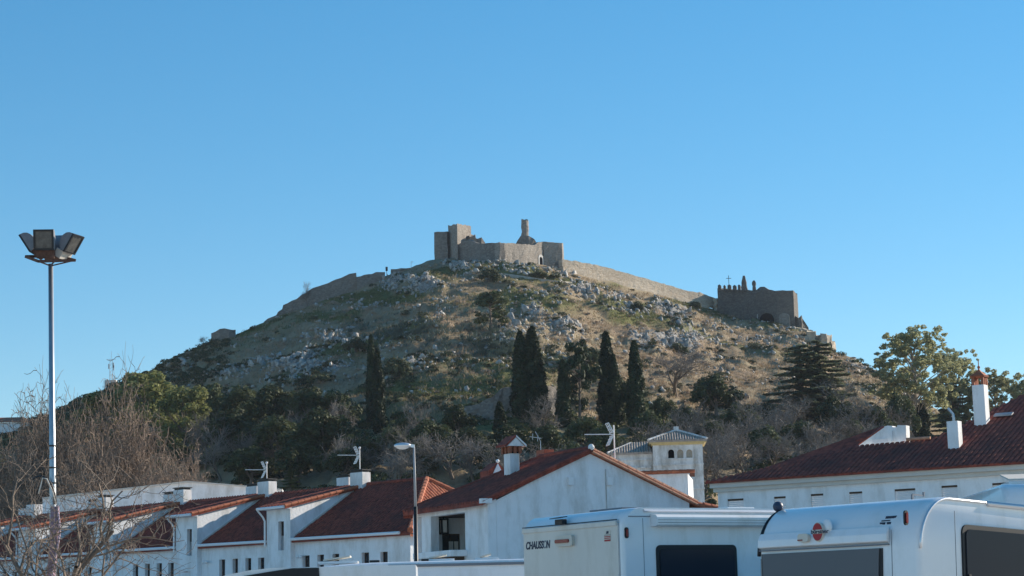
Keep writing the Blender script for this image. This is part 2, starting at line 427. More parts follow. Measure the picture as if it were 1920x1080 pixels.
ni, nj = HX.shape
V = np.stack([HX, HY, HZ], -1).reshape(-1, 3)
ii, jj = np.meshgrid(np.arange(ni - 1), np.arange(nj - 1), indexing='ij')
a = (ii * nj + jj).ravel()
F = np.stack([a, a + nj, a + nj + 1, a + 1], -1)
hill_me = np_mesh('hill', V, F, smooth=True)
ca = hill_me.color_attributes.new('cover', 'FLOAT_COLOR', 'POINT')
cols = np.stack([rock, green, n1, np.ones_like(rock)], -1).reshape(-1, 4).astype(np.float32)
ca.data.foreach_set('color', cols.ravel())
def hill_mat():
    m = bpy.data.materials.new('hillside'); m.use_nodes = True
    n = m.node_tree.nodes; L = m.node_tree.links; b = n['Principled BSDF']
    b.inputs['Roughness'].default_value = 0.95; b.inputs['Specular IOR Level'].default_value = 0.1
    at = n.new('ShaderNodeAttribute'); at.attribute_name = 'cover'
    sp = n.new('ShaderNodeSeparateColor'); L.new(at.outputs['Color'], sp.inputs[0])
    tc = n.new('ShaderNodeTexCoord')
    def noise(s, d=8, r=0.65):
        no = n.new('ShaderNodeTexNoise'); no.inputs['Scale'].default_value = s; no.inputs['Detail'].default_value = d; no.inputs['Roughness'].default_value = r
        L.new(tc.outputs['Object'], no.inputs['Vector']); return no.outputs[0]
    def ramp(src, p0, p1, c0, c1):
        r = n.new('ShaderNodeValToRGB'); r.color_ramp.elements[0].position = p0; r.color_ramp.elements[1].position = p1
        r.color_ramp.elements[0].color = (*c0, 1); r.color_ramp.elements[1].color = (*c1, 1); L.new(src, r.inputs[0]); return r.outputs[0]
    def mixc(f, a_, b_):
        x = n.new('ShaderNodeMix'); x.data_type = 'RGBA'; L.new(f, x.inputs[0]); L.new(a_, x.inputs[6]); L.new(b_, x.inputs[7]); return x.outputs[2]
    def math_(op, a_, b_):
        x = n.new('ShaderNodeMath'); x.operation = op
        for k, q in enumerate((a_, b_)):
            if isinstance(q, (int, float)): x.inputs[k].default_value = q
            else: L.new(q, x.inputs[k])
        x.use_clamp = True
        return x.outputs[0]
    nA = noise(0.35); nB = noise(1.3); nC = noise(0.08, 5)
    dry = ramp(nA, 0.3, 0.7, (0.25, 0.185, 0.115), (0.46, 0.375, 0.245))
    soil = ramp(nB, 0.3, 0.7, (0.21, 0.145, 0.095), (0.40, 0.30, 0.205))
    base = mixc(ramp(nC, 0.4, 0.6, (0, 0, 0), (1, 1, 1)), dry, soil)
    grn = ramp(nB, 0.3, 0.75, (0.085, 0.09, 0.032), (0.22, 0.21, 0.085))
    gf = ramp(math_('ADD', math_('MULTIPLY', sp.outputs[1], 0.9), math_('MULTIPLY', nB, 0.35)), 0.42, 0.75, (0, 0, 0), (1, 1, 1))
    base = mixc(gf, base, grn)
    rk = ramp(noise(2.2, 9, 0.75), 0.33, 0.66, (0.15, 0.14, 0.13), (0.46, 0.435, 0.40))
    rf = ramp(math_('ADD', math_('MULTIPLY', sp.outputs[0], 0.8), math_('MULTIPLY', noise(0.9, 8, .75), 0.9)), 0.86, 0.94, (0, 0, 0), (1, 1, 1))
    base = mixc(rf, base, rk)
    L.new(base, b.inputs['Base Color'])
    bp = n.new('ShaderNodeBump'); bp.inputs['Strength'].default_value = 0.9; bp.inputs['Distance'].default_value = 0.5
    L.new(noise(1.6, 9, 0.75), bp.inputs['Height']); L.new(bp.outputs[0], b.inputs['Normal'])
    return m
M['hill'] = hill_mat()
link_mesh('hill', hill_me, M['hill'], kind='structure')
# ---------------------------------------------------------------- castle on the hill
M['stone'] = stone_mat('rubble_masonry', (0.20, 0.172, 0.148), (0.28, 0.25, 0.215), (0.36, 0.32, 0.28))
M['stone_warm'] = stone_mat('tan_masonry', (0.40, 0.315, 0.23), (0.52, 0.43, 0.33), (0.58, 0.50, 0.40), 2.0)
M['stone_church'] = stone_mat('dark_church_masonry', (0.10, 0.09, 0.082), (0.155, 0.14, 0.125), (0.20, 0.18, 0.16))  # the church's own darker stone, partly overgrown
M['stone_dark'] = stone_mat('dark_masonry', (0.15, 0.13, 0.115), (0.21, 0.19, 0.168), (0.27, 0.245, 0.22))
def ruin(name, pts, zb, mat_, parent, closed=True, thick=1.4, jag=0.25, rough=0.12, step=0.8, batter=0.0, rows=6, seed=0, **kw):
    """masonry along a plan line; pts = (x, y, ztop) in world; a closed line becomes a solid block, an open one a wall of that thickness"""
    rg = np.random.default_rng(seed + 100)
    P = [Vector((p[0], p[1], p[2])) for p in pts]
    if not closed:
        n = []
        for i in range(len(P)):
            d = P[min(i + 1, len(P) - 1)] - P[max(i - 1, 0)]
            n.append(Vector((-d.y, d.x, 0)).normalized() * thick)      # away from the viewer for a line running left to right
        P = P + [P[i] + n[i] for i in range(len(P))][::-1]
    S = []
    for i in range(len(P)):
        a, b = P[i], P[(i + 1) % len(P)]
        L = math.hypot(b.x - a.x, b.y - a.y); k = max(1, int(L / step))
        for q in range(k): S.append((a.lerp(b, q / k), q == 0))
    N = len(S); c = sum((s[0] for s in S), Vector()) / N
    o = parent.location
    V = []; 
    for (p, corner) in S:
        zt = p.z + (rg.random() - 0.6) * jag
        base = zb(p.x, p.y) if callable(zb) else zb
        out = Vector((p.x - c.x, p.y - c.y, 0)); out.normalize()
        for r in range(rows + 1):
            f = r / rows
            z = base + (zt - base) * f
            q = 0 if r == rows else rough
            V.append((p.x + (rg.random() - .5) * 2 * q + 0 - o.x, p.y + (rg.random() - .5) * 2 * q - batter * (1 - f) * max(0, zt - base) - o.y, z - o.z))
    F = []
    R1 = rows + 1
    for i in range(N):
        j = (i + 1) % N
        for r in range(rows): F.append((i * R1 + r, j * R1 + r, j * R1 + r + 1, i * R1 + r + 1))
    if closed:
        ci = len(V); V.append((c.x - o.x, c.y - o.y, c.z - 0.3 - o.z))
        for i in range(N): F.append((ci, i * R1 + rows, ((i + 1) % N) * R1 + rows))
    else:
        h = N // 2
        for i in range(h - 1 + (N % 2)):
            a, b = i, i + 1; d, e = N - 1 - i, N - 2 - i
            if e <= b: break
            F.append((a * R1 + rows, b * R1 + rows, e * R1 + rows, d * R1 + rows))
    mb = MB(); mb.V = V; mb.F = F
    return mb.build(name, mat_, parent, **kw)
def q3(px, py, Y):
    p = PY(px, py, Y); return (p.x, p.y, p.z)
def ground_under(dz):
    return lambda x, y: hill_z(x, y) - dz

K0 = hit(935, 489)
castle = empty('castle', PY(935, 486, 446), label='ruined stone castle with keep, walls and gateway on the hilltop', category='castle')
A, B_, C = q3(840, 423, 448), q3(857, 420, 442), q3(883, 423, 450)
ruin('keep', [A, B_, C, (A[0] + C[0] - B_[0], A[1] + C[1] - B_[1], A[2])], 78, M['stone'], castle, jag=.35, seed=1)
A, B_, C = q3(814, 435, 447), q3(838.5, 434, 446), q3(846, 434, 453)
ruin('side_tower', [A, B_, C, (A[0] + C[0] - B_[0], C[1], A[2])], 76, M['stone_dark'], castle, jag=.15, seed=2)
ruin('broken_tower', [q3(880, 443, 447), q3(891, 441, 446), q3(891.5, 440, 452), q3(880, 439, 452)], 80, M['stone'], castle, jag=.6, rough=.3, seed=3)
ruin('rubble_heap', [q3(889, 456, 447), q3(893, 448, 446), q3(903, 446, 446), q3(910, 455, 447), q3(908, 454, 452), q3(893, 447, 452)], 80, M['stone_dark'], castle, jag=.5, rough=.3, seed=4)
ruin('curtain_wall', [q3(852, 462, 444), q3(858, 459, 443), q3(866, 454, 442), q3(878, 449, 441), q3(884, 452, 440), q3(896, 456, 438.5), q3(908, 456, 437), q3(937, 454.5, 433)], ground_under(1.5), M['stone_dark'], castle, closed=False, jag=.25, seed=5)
gatew = ruin('front_wall', [q3(936.6, 454.5, 433), q3(960, 456, 437), q3(985, 458, 441), q3(1002, 459, 444.5), q3(1010, 454, 446), q3(1019, 453, 447.6)], ground_under(1.5), M['stone'], castle, closed=False, jag=.22, batter=.05, rough=.06, seed=6)
ruin('gate_tower', [q3(1018.5, 453, 447.4), q3(1036, 454.5, 448.6), q3(1053.5, 456, 450), q3(1056, 456, 456), q3(1019, 453, 455)], ground_under(1.5), M['stone'], castle, jag=.15, batter=.03, seed=7)
# the arched gateway, white stone surround and a solid block whose black colour is the opening's shade, standing just in front of the wall
def arch_pts(w_, h0, h1, n=8):
    L = [(-w_ / 2, 0), (-w_ / 2, h0)]
    for i in range(1, n): a_ = math.pi * (1 - i / n); L.append((w_ / 2 * math.cos(a_), h0 + (h1 - h0) * math.sin(a_)))
    return L + [(w_ / 2, h0), (w_ / 2, 0)]
M['pale_stone'] = mat('pale_gate_stone', (0.55, 0.53, 0.50), 0.85, 0.1, 1.5)
_g1, _g2 = Vector(q3(1010, 454, 446)), Vector(q3(1019, 453, 447.6)); dirw = Vector((_g2.x - _g1.x, _g2.y - _g1.y, 0)).normalized(); nrm = Vector((dirw.y, -dirw.x, 0))
_gm = _g1.lerp(_g2, .4); gA = (_gm.x, _gm.y - .3, hill_z(_gm.x, _gm.y) - .1)
co = castle.location
for nm, (w_, h0, h1), off, mm in (('gateway_surround', (2.0, 1.75, 2.6), 0.0, M['pale_stone']), ('gateway_opening', (1.1, 1.5, 2.05), 0.03, M['dark'])):
    c0 = Vector(gA) + nrm * off
    poly = [c0 + dirw * a_ + Vector((0, 0, b_)) - co for a_, b_ in arch_pts(w_, h0, h1)]
    MB().prism(poly, -nrm * 1.0).build(nm, mm, castle)

def pillar_stack(name, px0, px1, ytop, ybot, Y, seed, label, cat):
    p = PY((px0 + px1) / 2, ybot, Y)
    o = empty(name, p, label=label, category=cat)
    return o
pil = empty('ruined_pillar', PY(985, 458, 448), label='tall crumbling stone pillar rising above the castle wall', category='ruin')
ruin('mound', [q3(965, 459, 447), q3(971, 451, 446), q3(977, 442, 445.5), q3(991, 442, 445.5), q3(997, 445, 446), q3(1002, 448, 446), q3(1008, 459, 447), q3(1002, 455, 452), q3(985, 442, 452)], 80, M['stone_dark'], pil, jag=.4, rough=.3, seed=11)
rp = []
for i in range(10):
    a_ = 2 * math.pi * i / 10
    p = PY(984, 412, 449); rp.append((p.x + .85 * math.cos(a_) * (1 + .05 * math.sin(3 * a_)), p.y + 1.0 * math.sin(a_), p.z + .3 * math.sin(2 * a_)))
ruin('shaft', rp, PY(984, 447, 449).z, M['stone'], pil, jag=.5, rough=.1, step=.4, rows=9, seed=12)

# long curtain wall down the right-hand ridge
rw = empty('rampart', PY(1200, 545, 458), label='long tan stone rampart descending the ridge from castle to church', category='wall')
tp = [(1054, 486), (1078, 489), (1115, 496), (1150, 505), (1200, 519), (1245, 532), (1290, 545), (1312, 548), (1345, 561)]
Yr = lambda px: float(np.interp(px, RD_X, RD_Y))
ruin('parapet', [q3(a_, b_, Yr(a_) + .5) for a_, b_ in tp], lambda x, y: hill_z(x, y) + .6, M['stone_warm'], rw, closed=False, jag=.25, rough=.03, batter=.12, thick=1.2, seed=21)
lo = [(1056, 500), (1100, 505), (1150, 520), (1200, 534), (1250, 548), (1290, 560), (1330, 571)]
ruin('retaining_wall', [q3(a_, b_, Yr(a_) - 1.2) for a_, b_ in lo], lambda x, y: hill_z(x, y) - 1.5, M['stone_warm'], rw, closed=False, jag=.25, rough=.04, batter=.3, thick=1.9, seed=22)
bw = empty('broken_wall', PY(1348, 575, 470), label='jagged broken stub of tan wall left of the church', category='wall')
ruin('stub', [q3(1338, 558, 479), q3(1344, 562, 478), q3(1350, 560, 479), q3(1354, 559, 481), q3(1352, 562, 484), q3(1340, 560, 484)], ground_under(1), M['stone_warm'], bw, jag=.8, rough=.3, seed=23)

# left rampart
lw = empty('rampart', PY(640, 550, 430), label='brown shaded rampart stepping down the left ridge', category='wall')
tp = [(494, 604), (502, 596), (518, 590), (521, 584), (529, 580), (531, 572), (556, 560), (580, 543), (600, 535), (630, 524), (655, 513), (668, 510.5)]
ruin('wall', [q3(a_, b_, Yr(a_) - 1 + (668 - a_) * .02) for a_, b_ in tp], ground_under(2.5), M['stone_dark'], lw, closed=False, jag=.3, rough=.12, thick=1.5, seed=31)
tp = [(669, 518), (690, 515), (705, 511), (722, 510)]
ruin('wall', [q3(a_, b_, Yr(a_) - 2) for a_, b_ in tp], ground_under(2.5), M['stone_dark'], lw, closed=False, jag=.3, rough=.12, thick=1.5, seed=32)
lr = empty('ruined_bastion', PY(420, 630, 428), label='low dark ruined bastion at the lower left of the ridge', category='ruin')
ruin('block', [q3(396, 626, 427), q3(412, 617, 426), q3(430, 616, 426), q3(442, 619, 427), q3(440, 620, 432), q3(400, 628, 433)], ground_under(2), M['stone_dark'], lr, jag=.3, seed=33)
pw = empty('parapet_wall', PY(750, 505, 440), label='low stone parapet beside the path left of the castle', category='wall')
ruin('wall', [q3(733, 505, 440), q3(752, 503, 440), q3(770, 502, 441)], ground_under(1), M['stone_dark'], pw, closed=False, jag=.15, thick=.7, seed=34)
sg = empty('information_board', hit(725, 508), label='small dark information board on the ridge left of the castle', category='sign')
p = PY(725, 508, 438); sg.location = (p.x, p.y, p.z - 1)
MB().box(-.25, .25, -.08, .08, 1.0, 1.95).build('board', M['black'], sg)
MB().box(-.05, .05, -.05, .05, 0, 1.0).build('post', M['black'], sg)
hl = empty('path_lamp', PY(771, 506, 440), label='thin lamp post where the ridge path meets the castle mound', category='lamp')
MB().tube([(0, 0, -1), (0, 0, 1.9)], .05).build('pole', M['metal'], hl)
MB().bar((0, 0, 1.85), (.5, 0, 1.85), .12).build('lamp_head', M['metal'], hl)

def q3c(px, py, Y): return q3(px, py, Y + 6)
# church on the right shoulder
ch = empty('church', PY(1425, 605, 470), label='dark ruined church with battlements on the right shoulder of the hill', category='church')
ZB = ground_under(2.5)
nave = [q3c(1345, 541, 471), q3c(1400, 544, 466), q3c(1430, 543, 463), q3c(1455, 545, 461), q3c(1487, 545, 460), q3c(1494.5, 551, 465), q3c(1495, 551, 475), q3c(1350, 541, 482)]
ruin('nave', nave, ZB, M['stone_church'], ch, jag=.4, rough=.08, seed=41)
p = Vector(q3c(1345, 541, 471)); q = Vector(q3c(1400, 544, 466))
for k, (c, wd) in enumerate(((1349, 6), (1358.5, 4.4), (1367.5, 6.8), (1377.5, 6.8), (1386, 5))):
    a_ = PY(c - wd / 2, 542, 476.6 - (c - 1345) * .09); b_ = PY(c + wd / 2, 542, 476.6 - (c - 1345) * .09); top = PY(c, 533 + (k % 2), 476.6 - (c - 1345) * .09).z
    L = [Vector((a_.x, a_.y, a_.z - .5)), Vector((b_.x, b_.y, b_.z - .5)), Vector((b_.x, b_.y, top - .3)), Vector(((a_.x + b_.x) / 2, a_.y, top)), Vector((a_.x, a_.y, top - .3))]
    MB().prism([v - ch.location for v in L], (0.2, .7, 0)).build('merlon', M['stone_church'], ch)
def blob_ruin(name, cx, w0, ytop, ybot, Y, seed, prof):
    mb = MB(); rg = np.random.default_rng(seed); n = 8
    c = PY(cx, ybot, Y); t = PY(cx, ytop, Y)
    rings = len(prof)
    for i, f in enumerate(prof):
        z = c.z + (t.z - c.z) * i / (rings - 1)
        for k in range(n):
            a_ = 2 * math.pi * k / n; r_ = w0 * .128 / 2 * f * (1 + .25 * (rg.random() - .5))
            mb.V.append((c.x + r_ * math.cos(a_) - ch.location.x, c.y + r_ * math.sin(a_) * .8 - ch.location.y, z - ch.location.z))
    for i in range(rings - 1):
        for k in range(n):
            k2 = (k + 1) % n; mb.F.append((i * n + k, i * n + k2, (i + 1) * n + k2, (i + 1) * n + k))
    mb.F.append(tuple((rings - 1) * n + k for k in range(n)))
    return mb.build(name, M['stone_church'], ch)
blob_ruin('belfry', 1396, 14, 517, 547, 472.5, 51, (1.0, .95, .85, .75, .72, .55, .5, .28))
blob_ruin('pinnacle', 1414.5, 10, 526, 547, 471.5, 52, (.9, .8, .7, .6, .85, .75, .4))
blob_ruin('roof_ridge', 1430, 34, 538, 550, 471, 53, (1.0, .9, .6, .25))
# arch and pale buttress in the front, set 0.2 m proud
def front_at(px): return float(np.interp(px, [1345, 1400, 1430, 1455, 1487], [477, 472, 469, 467, 466]))
c0 = PY(1437, 606, front_at(1437) - .35)
dv = (Vector(q3c(1455, 545, 461)) - Vector(q3c(1430, 543, 463))); dv.z = 0; dv.normalize(); nv = Vector((dv.y, -dv.x, 0))
MB().prism([c0 + dv * a_ + Vector((0, 0, b_)) - ch.location for a_, b_ in arch_pts(3.6, .9, 2.5)], -nv * .8).build('archway', M['dark'], ch)  # solid block, its black colour stands for the shade under the arch
c0 = PY(1470, 612, front_at(1470) - .3)
MB().prism([c0 + dv * a_ + Vector((0, 0, b_)) - ch.location for a_, b_ in arch_pts(2.7, 2.2, 3.3)], -nv * .8).build('blocked_arch', M['stone'], ch)
ruin('buttress', [q3c(1490, 590, 461), q3c(1497, 596, 460), q3c(1503, 591, 460), q3c(1505, 598, 461), q3c(1516, 614, 462), q3c(1512, 614, 466), q3c(1490, 590, 467)], ZB, M['stone_church'], ch, jag=.3, seed=42)
cr = empty('cross', PY(1367, 540, 480), label='thin iron cross standing on the church battlements', category='cross')
MB().tube([(0, 0, -1), (0, 0, 3.2)], .07, 5).bar((-.62, 0, 2.45), (.62, 0, 2.45), .12).build('iron', M['black'], cr)
fl = empty('terrace_wall', PY(1450, 605, 458), label='sunlit tan terrace wall below the church', category='wall')
tp = [(1386, 596), (1400, 597), (1430, 603), (1465, 609), (1500, 615), (1518, 619)]
ruin('wall', [q3c(a_, b_, Yr(a_) - 11) for a_, b_ in tp], ground_under(1.5), M['stone_warm'], fl, closed=False, jag=.2, batter=.25, thick=1.0, seed=43)
MB().bar(Vector(q3c(1420, 604, 461)) - fl.location, Vector(q3c(1420, 589, 461)) - fl.location, .12).build('post', M['pale_stone'], fl)
# cliff at the right end
cl = empty('rock_cliff', PY(1535, 650, 450), label='vertical pale rock cliff at the right end of the ridge', category='rock')
M['rock'] = mat('grey_limestone', (0.53, 0.50, 0.46), 0.9, 0, 0.9, col2=(0.22, 0.20, 0.18), bump=0.8, bscale=2.5, dist=.3)
M['cliff'] = mat('warm_cliff_rock', (0.50, 0.42, 0.32), 0.9, 0, 0.5, col2=(0.27, 0.24, 0.2), bump=0.8, bscale=2.0, dist=.3)
for k, (x0, x1, yt, dy) in enumerate(((1500, 1513, 628, 0), (1513, 1529, 621, .6), (1529, 1538, 627, 2.2), (1538, 1549, 626, .2), (1549, 1559, 628, 5), (1558, 1565, 640, 7))):
    Y0 = 446 + dy
    ruin('slab', [q3(x0, yt, Y0), q3(x1, yt + 1, Y0 + (.5 if k < 4 else 2.5)), q3(x1 + 1, yt, Y0 + 6), q3(x0, yt, Y0 + 6)], ground_under(2), M['cliff'], cl, jag=.7, rough=.25, seed=60 + k)
# ---------------------------------------------------------------- vegetation
def leafmat(name, c, c2, tr=0.25, rnd=0.25):
    m = mat(name, c, 0.7, 0, 0.55, col2=c2, trans=tr, objrand=rnd, spec=0.2)
    return m
M['bark'] = mat('bark', (0.16, 0.125, 0.10), 0.9, 0.2, 3)
M['bark_pale'] = mat('pale_bark', (0.36, 0.31, 0.26), 0.9, 0.2, 3)
M['twig'] = mat('brown_twigs', (0.22, 0.16, 0.12), 0.9, 0.2, 1.0, objrand=.15)
M['twig_dark'] = mat('dark_twigs', (0.16, 0.125, 0.10), 0.9, 0.2, 1.0)
M['twig_grey'] = mat('grey_twigs', (0.19, 0.165, 0.145), 0.9, 0.2, 1.0, objrand=.2)
M['cypress'] = leafmat('cypress_leaf', (0.050, 0.068, 0.030), (0.024, 0.036, 0.018), .15)
M['oak'] = leafmat('evergreen_oak_leaf', (0.10, 0.115, 0.05), (0.045, 0.058, 0.028), .25)
M['bush'] = leafmat('bush_leaf', (0.11, 0.12, 0.06), (0.055, 0.065, 0.035), .2)
M['cedar'] = leafmat('cedar_needle', (0.25, 0.27, 0.165), (0.13, 0.155, 0.10), .45)
M['pine'] = leafmat('pine_needle', (0.25, 0.26, 0.095), (0.14, 0.15, 0.055), .4)
M['euc'] = leafmat('eucalyptus_leaf', (0.42, 0.41, 0.22), (0.25, 0.26, 0.145), .55)
M['grass_dry'] = mat('dry_grass', (0.40, 0.30, 0.19), 0.9, 0, .15, col2=(0.26, 0.18, 0.11), trans=.3)
M['grass_green'] = mat('green_grass', (0.15, 0.155, 0.055), 0.9, 0, .15, col2=(0.08, 0.09, 0.035), trans=.3)
M['agave'] = mat('agave_leaf', (0.16, 0.20, 0.17), 0.6, 0, .3, col2=(0.08, 0.11, 0.09), trans=.1)

def cards(C, N, size, rg, asp=1.6):              # leaf-sized rhombi at C facing roughly N
    n = len(C)
    N = N + rg.normal(0, .55, (n, 3)); N /= np.linalg.norm(N, axis=1)[:, None] + 1e-9
    T = np.cross(N, rg.normal(0, 1, (n, 3))); T /= np.linalg.norm(T, axis=1)[:, None] + 1e-9
    B = np.cross(N, T)
    s = (size * (0.6 + 0.8 * rg.random(n)))[:, None]
    V = np.stack([C - T * s * asp / 2, C - B * s / 2, C + T * s * asp / 2, C + B * s / 2], 1).reshape(-1, 3)
    F = np.arange(n * 4).reshape(n, 4)
    return V, F
def ball(n, rg, shell=.55):
    d = rg.normal(0, 1, (n, 3)); d /= np.linalg.norm(d, axis=1)[:, None]
    r = (shell + (1 - shell) * rg.random(n))[:, None]
    return d * r, d
def crown_mesh(name, clumps, per, size, rg, flat=1.0):
    Cs, Ns = [], []
    for (x, y, z, r) in clumps:
        k = max(12, int(per * (r ** 2)))
        b, d = ball(k, rg); b[:, 2] *= flat
        Cs.append(b * r + np.array([x, y, z])); Ns.append(d + np.array([0, 0, .25]))
    V, F = cards(np.concatenate(Cs), np.concatenate(Ns), size, rg)
    return np_mesh(name, V, F)
def limb_mesh(name, paths, n=6):
    mb = MB()
    for p, r in paths: mb.tube(p, r, n, cap=False)
    return mb.mesh(name, True)
def bez(a, b, sag, k=5):
    a = Vector(a); b = Vector(b); return [a.lerp(b, i / (k - 1)) + Vector((0, 0, sag * math.sin(math.pi * i / (k - 1)))) for i in range(k)]

KINDS = {}
def kind(name, crown, trunk, m1, m2): KINDS.setdefault(name, []).append((crown, trunk, m1, m2))
for v in range(3):                                # oak / round evergreen, unit: 8 m tall, 7.5 m wide
    rg = np.random.default_rng(200 + v); cl = []
    for i in range(46):
        a_ = rg.random() * 6.283; e = rg.random() ** .7; rr = math.sqrt(1 - e * e) if rg.random() < .75 else .5 * math.sqrt(1 - e * e)
        lop = 1 + .30 * math.sin(a_ * 2 + v * 2) + .2 * math.sin(a_ * 5 + v)
        cl.append((3.1 * rr * lop * math.cos(a_), 3.1 * rr * lop * math.sin(a_), 2.4 + 4.3 * e * (1 + .12 * math.sin(a_ * 3 + v)) - .8 * (1 - e) * rg.random(), (.45 + .95 * rg.random() ** 1.4)))
    cm = crown_mesh('oak_crown', cl, 130, .30, rg)
    tr = limb_mesh('oak_trunk', [(bez((0, 0, -1.5), (.2, 0, 3.2), 0), [.34, .3, .26, .22, .18])] + [(bez((.1, 0, 1.6 + .3 * i), (c[0] * .8, c[1] * .8, c[2]), -.2), [.15, .12, .1, .07, .04]) for i, c in enumerate(cl[:7])])
    kind('oak', cm, tr, M['oak'], M['bark'])
for v in range(3):                                # bush: 2.4 m tall, 3 m wide
    rg = np.random.default_rng(230 + v); cl = []
    for i in range(16):
        a_ = rg.random() * 6.283; e = rg.random()
        cl.append((1.15 * math.sqrt(1 - e * e) * math.cos(a_), 1.15 * math.sqrt(1 - e * e) * math.sin(a_), .45 + 1.3 * e, .35 + .35 * rg.random()))
    kind('bush', crown_mesh('bush_foliage', cl, 240, .2, rg), limb_mesh('bush_stem', [(bez((0, 0, -.6), (.3 * math.cos(i), .3 * math.sin(i), 1.2), 0), [.06, .05, .04, .03, .02]) for i in range(4)], 4), M['bush'], M['bark'])
for v in range(3):                                # cypress: 11 m tall, 1.9 m wide
    rg = np.random.default_rng(260 + v); n = 5200
    z = rg.random(n) ** .85 * 11.0; f = z / 11
    r0 = .98 * np.clip(np.minimum((f / .10) ** .6, 1), .35, 1) * (1 - f ** 2.2) ** .75 + .05
    a_ = rg.random(n) * 6.283
    r0 *= 1 + .16 * np.sin(a_ * 3 + z * 1.1 + v) + .14 * np.sin(a_ * 5 - z * 2.3)
    q = r0 * (.72 + .28 * rg.random(n))
    C_ = np.stack([q * np.cos(a_) + .1 * np.sin(z * .5 + v), q * np.sin(a_), z], -1); N_ = np.stack([np.cos(a_), np.sin(a_), np.full(n, .35)], -1)
    V, F = cards(C_, N_, .27, rg, 2.0)
    kind('cypress', np_mesh('cypress_foliage', V, F), limb_mesh('cypress_trunk', [([(0, 0, -2), (0, 0, 4), (0, 0, 9)], [.22, .15, .04])]), M['cypress'], M['bark'])
for v in range(2):                                # cedar: 13 m tall, layered
    rg = np.random.default_rng(290 + v); Cs, Ns, limbs = [], [], [([(0, 0, -2), (0, 0, 6), (.1, 0, 12.6)], [.4, .26, .04])]
    for i in range(46):
        z = 1.6 + 11 * (i / 46) ** 1.0; a_ = i * 2.4 + rg.random() * .8; L_ = (1 - ((z - 1) / 12.2)) ** .8 * 5.0 * (.6 + .5 * rg.random()) + .35
        tip = np.array([L_ * math.cos(a_), L_ * math.sin(a_), z - .05 * L_ + .25 * (rg.random() - .3)])
        limbs.append((bez((0, 0, z), tuple(tip), .1), [.09, .07, .05, .035, .015]))
        k = int(80 + 105 * L_); t = rg.random(k) ** .7; wd = .12 + .30 * L_ * np.sin(np.pi * np.clip(t * .93 + .05, 0, 1)) ** .8 * .75
        o_ = (rg.random(k) - .5) * 2 * wd; pz = np.array([math.cos(a_), math.sin(a_), 0]); pq = np.array([-math.sin(a_), math.cos(a_), 0])
        Cs.append(np.outer(t * L_, pz) + np.outer(o_, pq) + np.stack([np.zeros(k), np.zeros(k), z - .05 * L_ * t + .22 * rg.random(k) - .25 * np.abs(o_)], -1)); Ns.append(np.tile([0, 0, 1.6], (k, 1)))
    V, F = cards(np.concatenate(Cs), np.concatenate(Ns), .26, rg, 1.9)
    kind('cedar', np_mesh('cedar_foliage', V, F), limb_mesh('cedar_trunk', limbs, 5), M['cedar'], M['bark'])
for v in range(2):                                # loose pine: 9 m tall
    rg = np.random.default_rng(310 + v); cl, limbs = [], [(bez((0, 0, -1.5), (.5, 0, 8.2), 0), [.26, .22, .17, .1, .05])]
    for i in range(26):
        z = 1.9 + 6.6 * rg.random(); a_ = i * 2.4; L_ = (2.9 if z < 6.5 else 2.0) * (.45 + .55 * rg.random()) * (1.05 - abs(z - 5) / 9)
        c = (L_ * math.cos(a_) + .2, L_ * math.sin(a_), z + .5); cl.append((*c, .55 + .55 * rg.random())); limbs.append((bez((.2, 0, z - .4), c, .1), [.08, .06, .05, .04, .02]))
    kind('loose_pine', crown_mesh('pine_foliage', cl, 130, .3, rg, .7), limb_mesh('pine_trunk', limbs, 5), M['oak'], M['bark'])
for v in range(2):                                # stone pine with puffy clumps: 12 m tall
    rg = np.random.default_rng(330 + v); cl, limbs = [], [(bez((0, 0, -1), (.3, .2, 8.5), 0), [.4, .34, .26, .18, .08])]
    for i in range(52):
        e = rg.random(); a_ = i * 2.4; L_ = 3.9 * math.sqrt(max(.03, 1 - (e * 1.05 - .38) ** 2 / .55)) * (.6 + .45 * rg.random())
        c = (L_ * math.cos(a_), L_ * math.sin(a_), 3.2 + 8.0 * e); cl.append((*c, .7 + .55 * rg.random()))
        if i % 3 == 0: limbs.append((bez((.1, 0, 2.2 + 4 * e), c, -.2), [.12, .1, .07, .05, .02]))
    kind('pine', crown_mesh('pine_crown', cl, 120, .30, rg, .85), limb_mesh('pine_trunk', limbs, 5), M['pine'], M['bark'])
for v in range(3):                                # eucalyptus: 17 m tall, airy, clumps at branch ends
    rg = np.random.default_rng(350 + v); cl, limbs = [], [(bez((0, 0, -2), (.6, .2, 13), 0, 7), [.45, .4, .34, .28, .2, .14, .06])]
    for i in range(64):
        e = i / 64; z = 5.0 + 11.5 * e; a_ = i * 2.4 + rg.random(); L_ = (1.2 + 4.6 * math.sin(math.pi * min(1, .22 + .72 * e)) ** .8) * (.55 + .5 * rg.random())
        c = (L_ * math.cos(a_) + .4, L_ * math.sin(a_), z + .6 * rg.random()); limbs.append((bez((.3, .1, z - 2.2 - L_ * .35), c, .35), [.12, .09, .06, .04, .02]))
        for q in range(6): cl.append((c[0] * (1 - .07 * q) + rg.normal(0, .85), c[1] + rg.normal(0, .85), c[2] + rg.normal(0, .6), .32 + .42 * rg.random()))
    kind('eucalyptus', crown_mesh('eucalyptus_crown', cl, 200, .22, rg, .75), limb_mesh('eucalyptus_trunk', limbs, 5), M['euc'], M['bark_pale'])

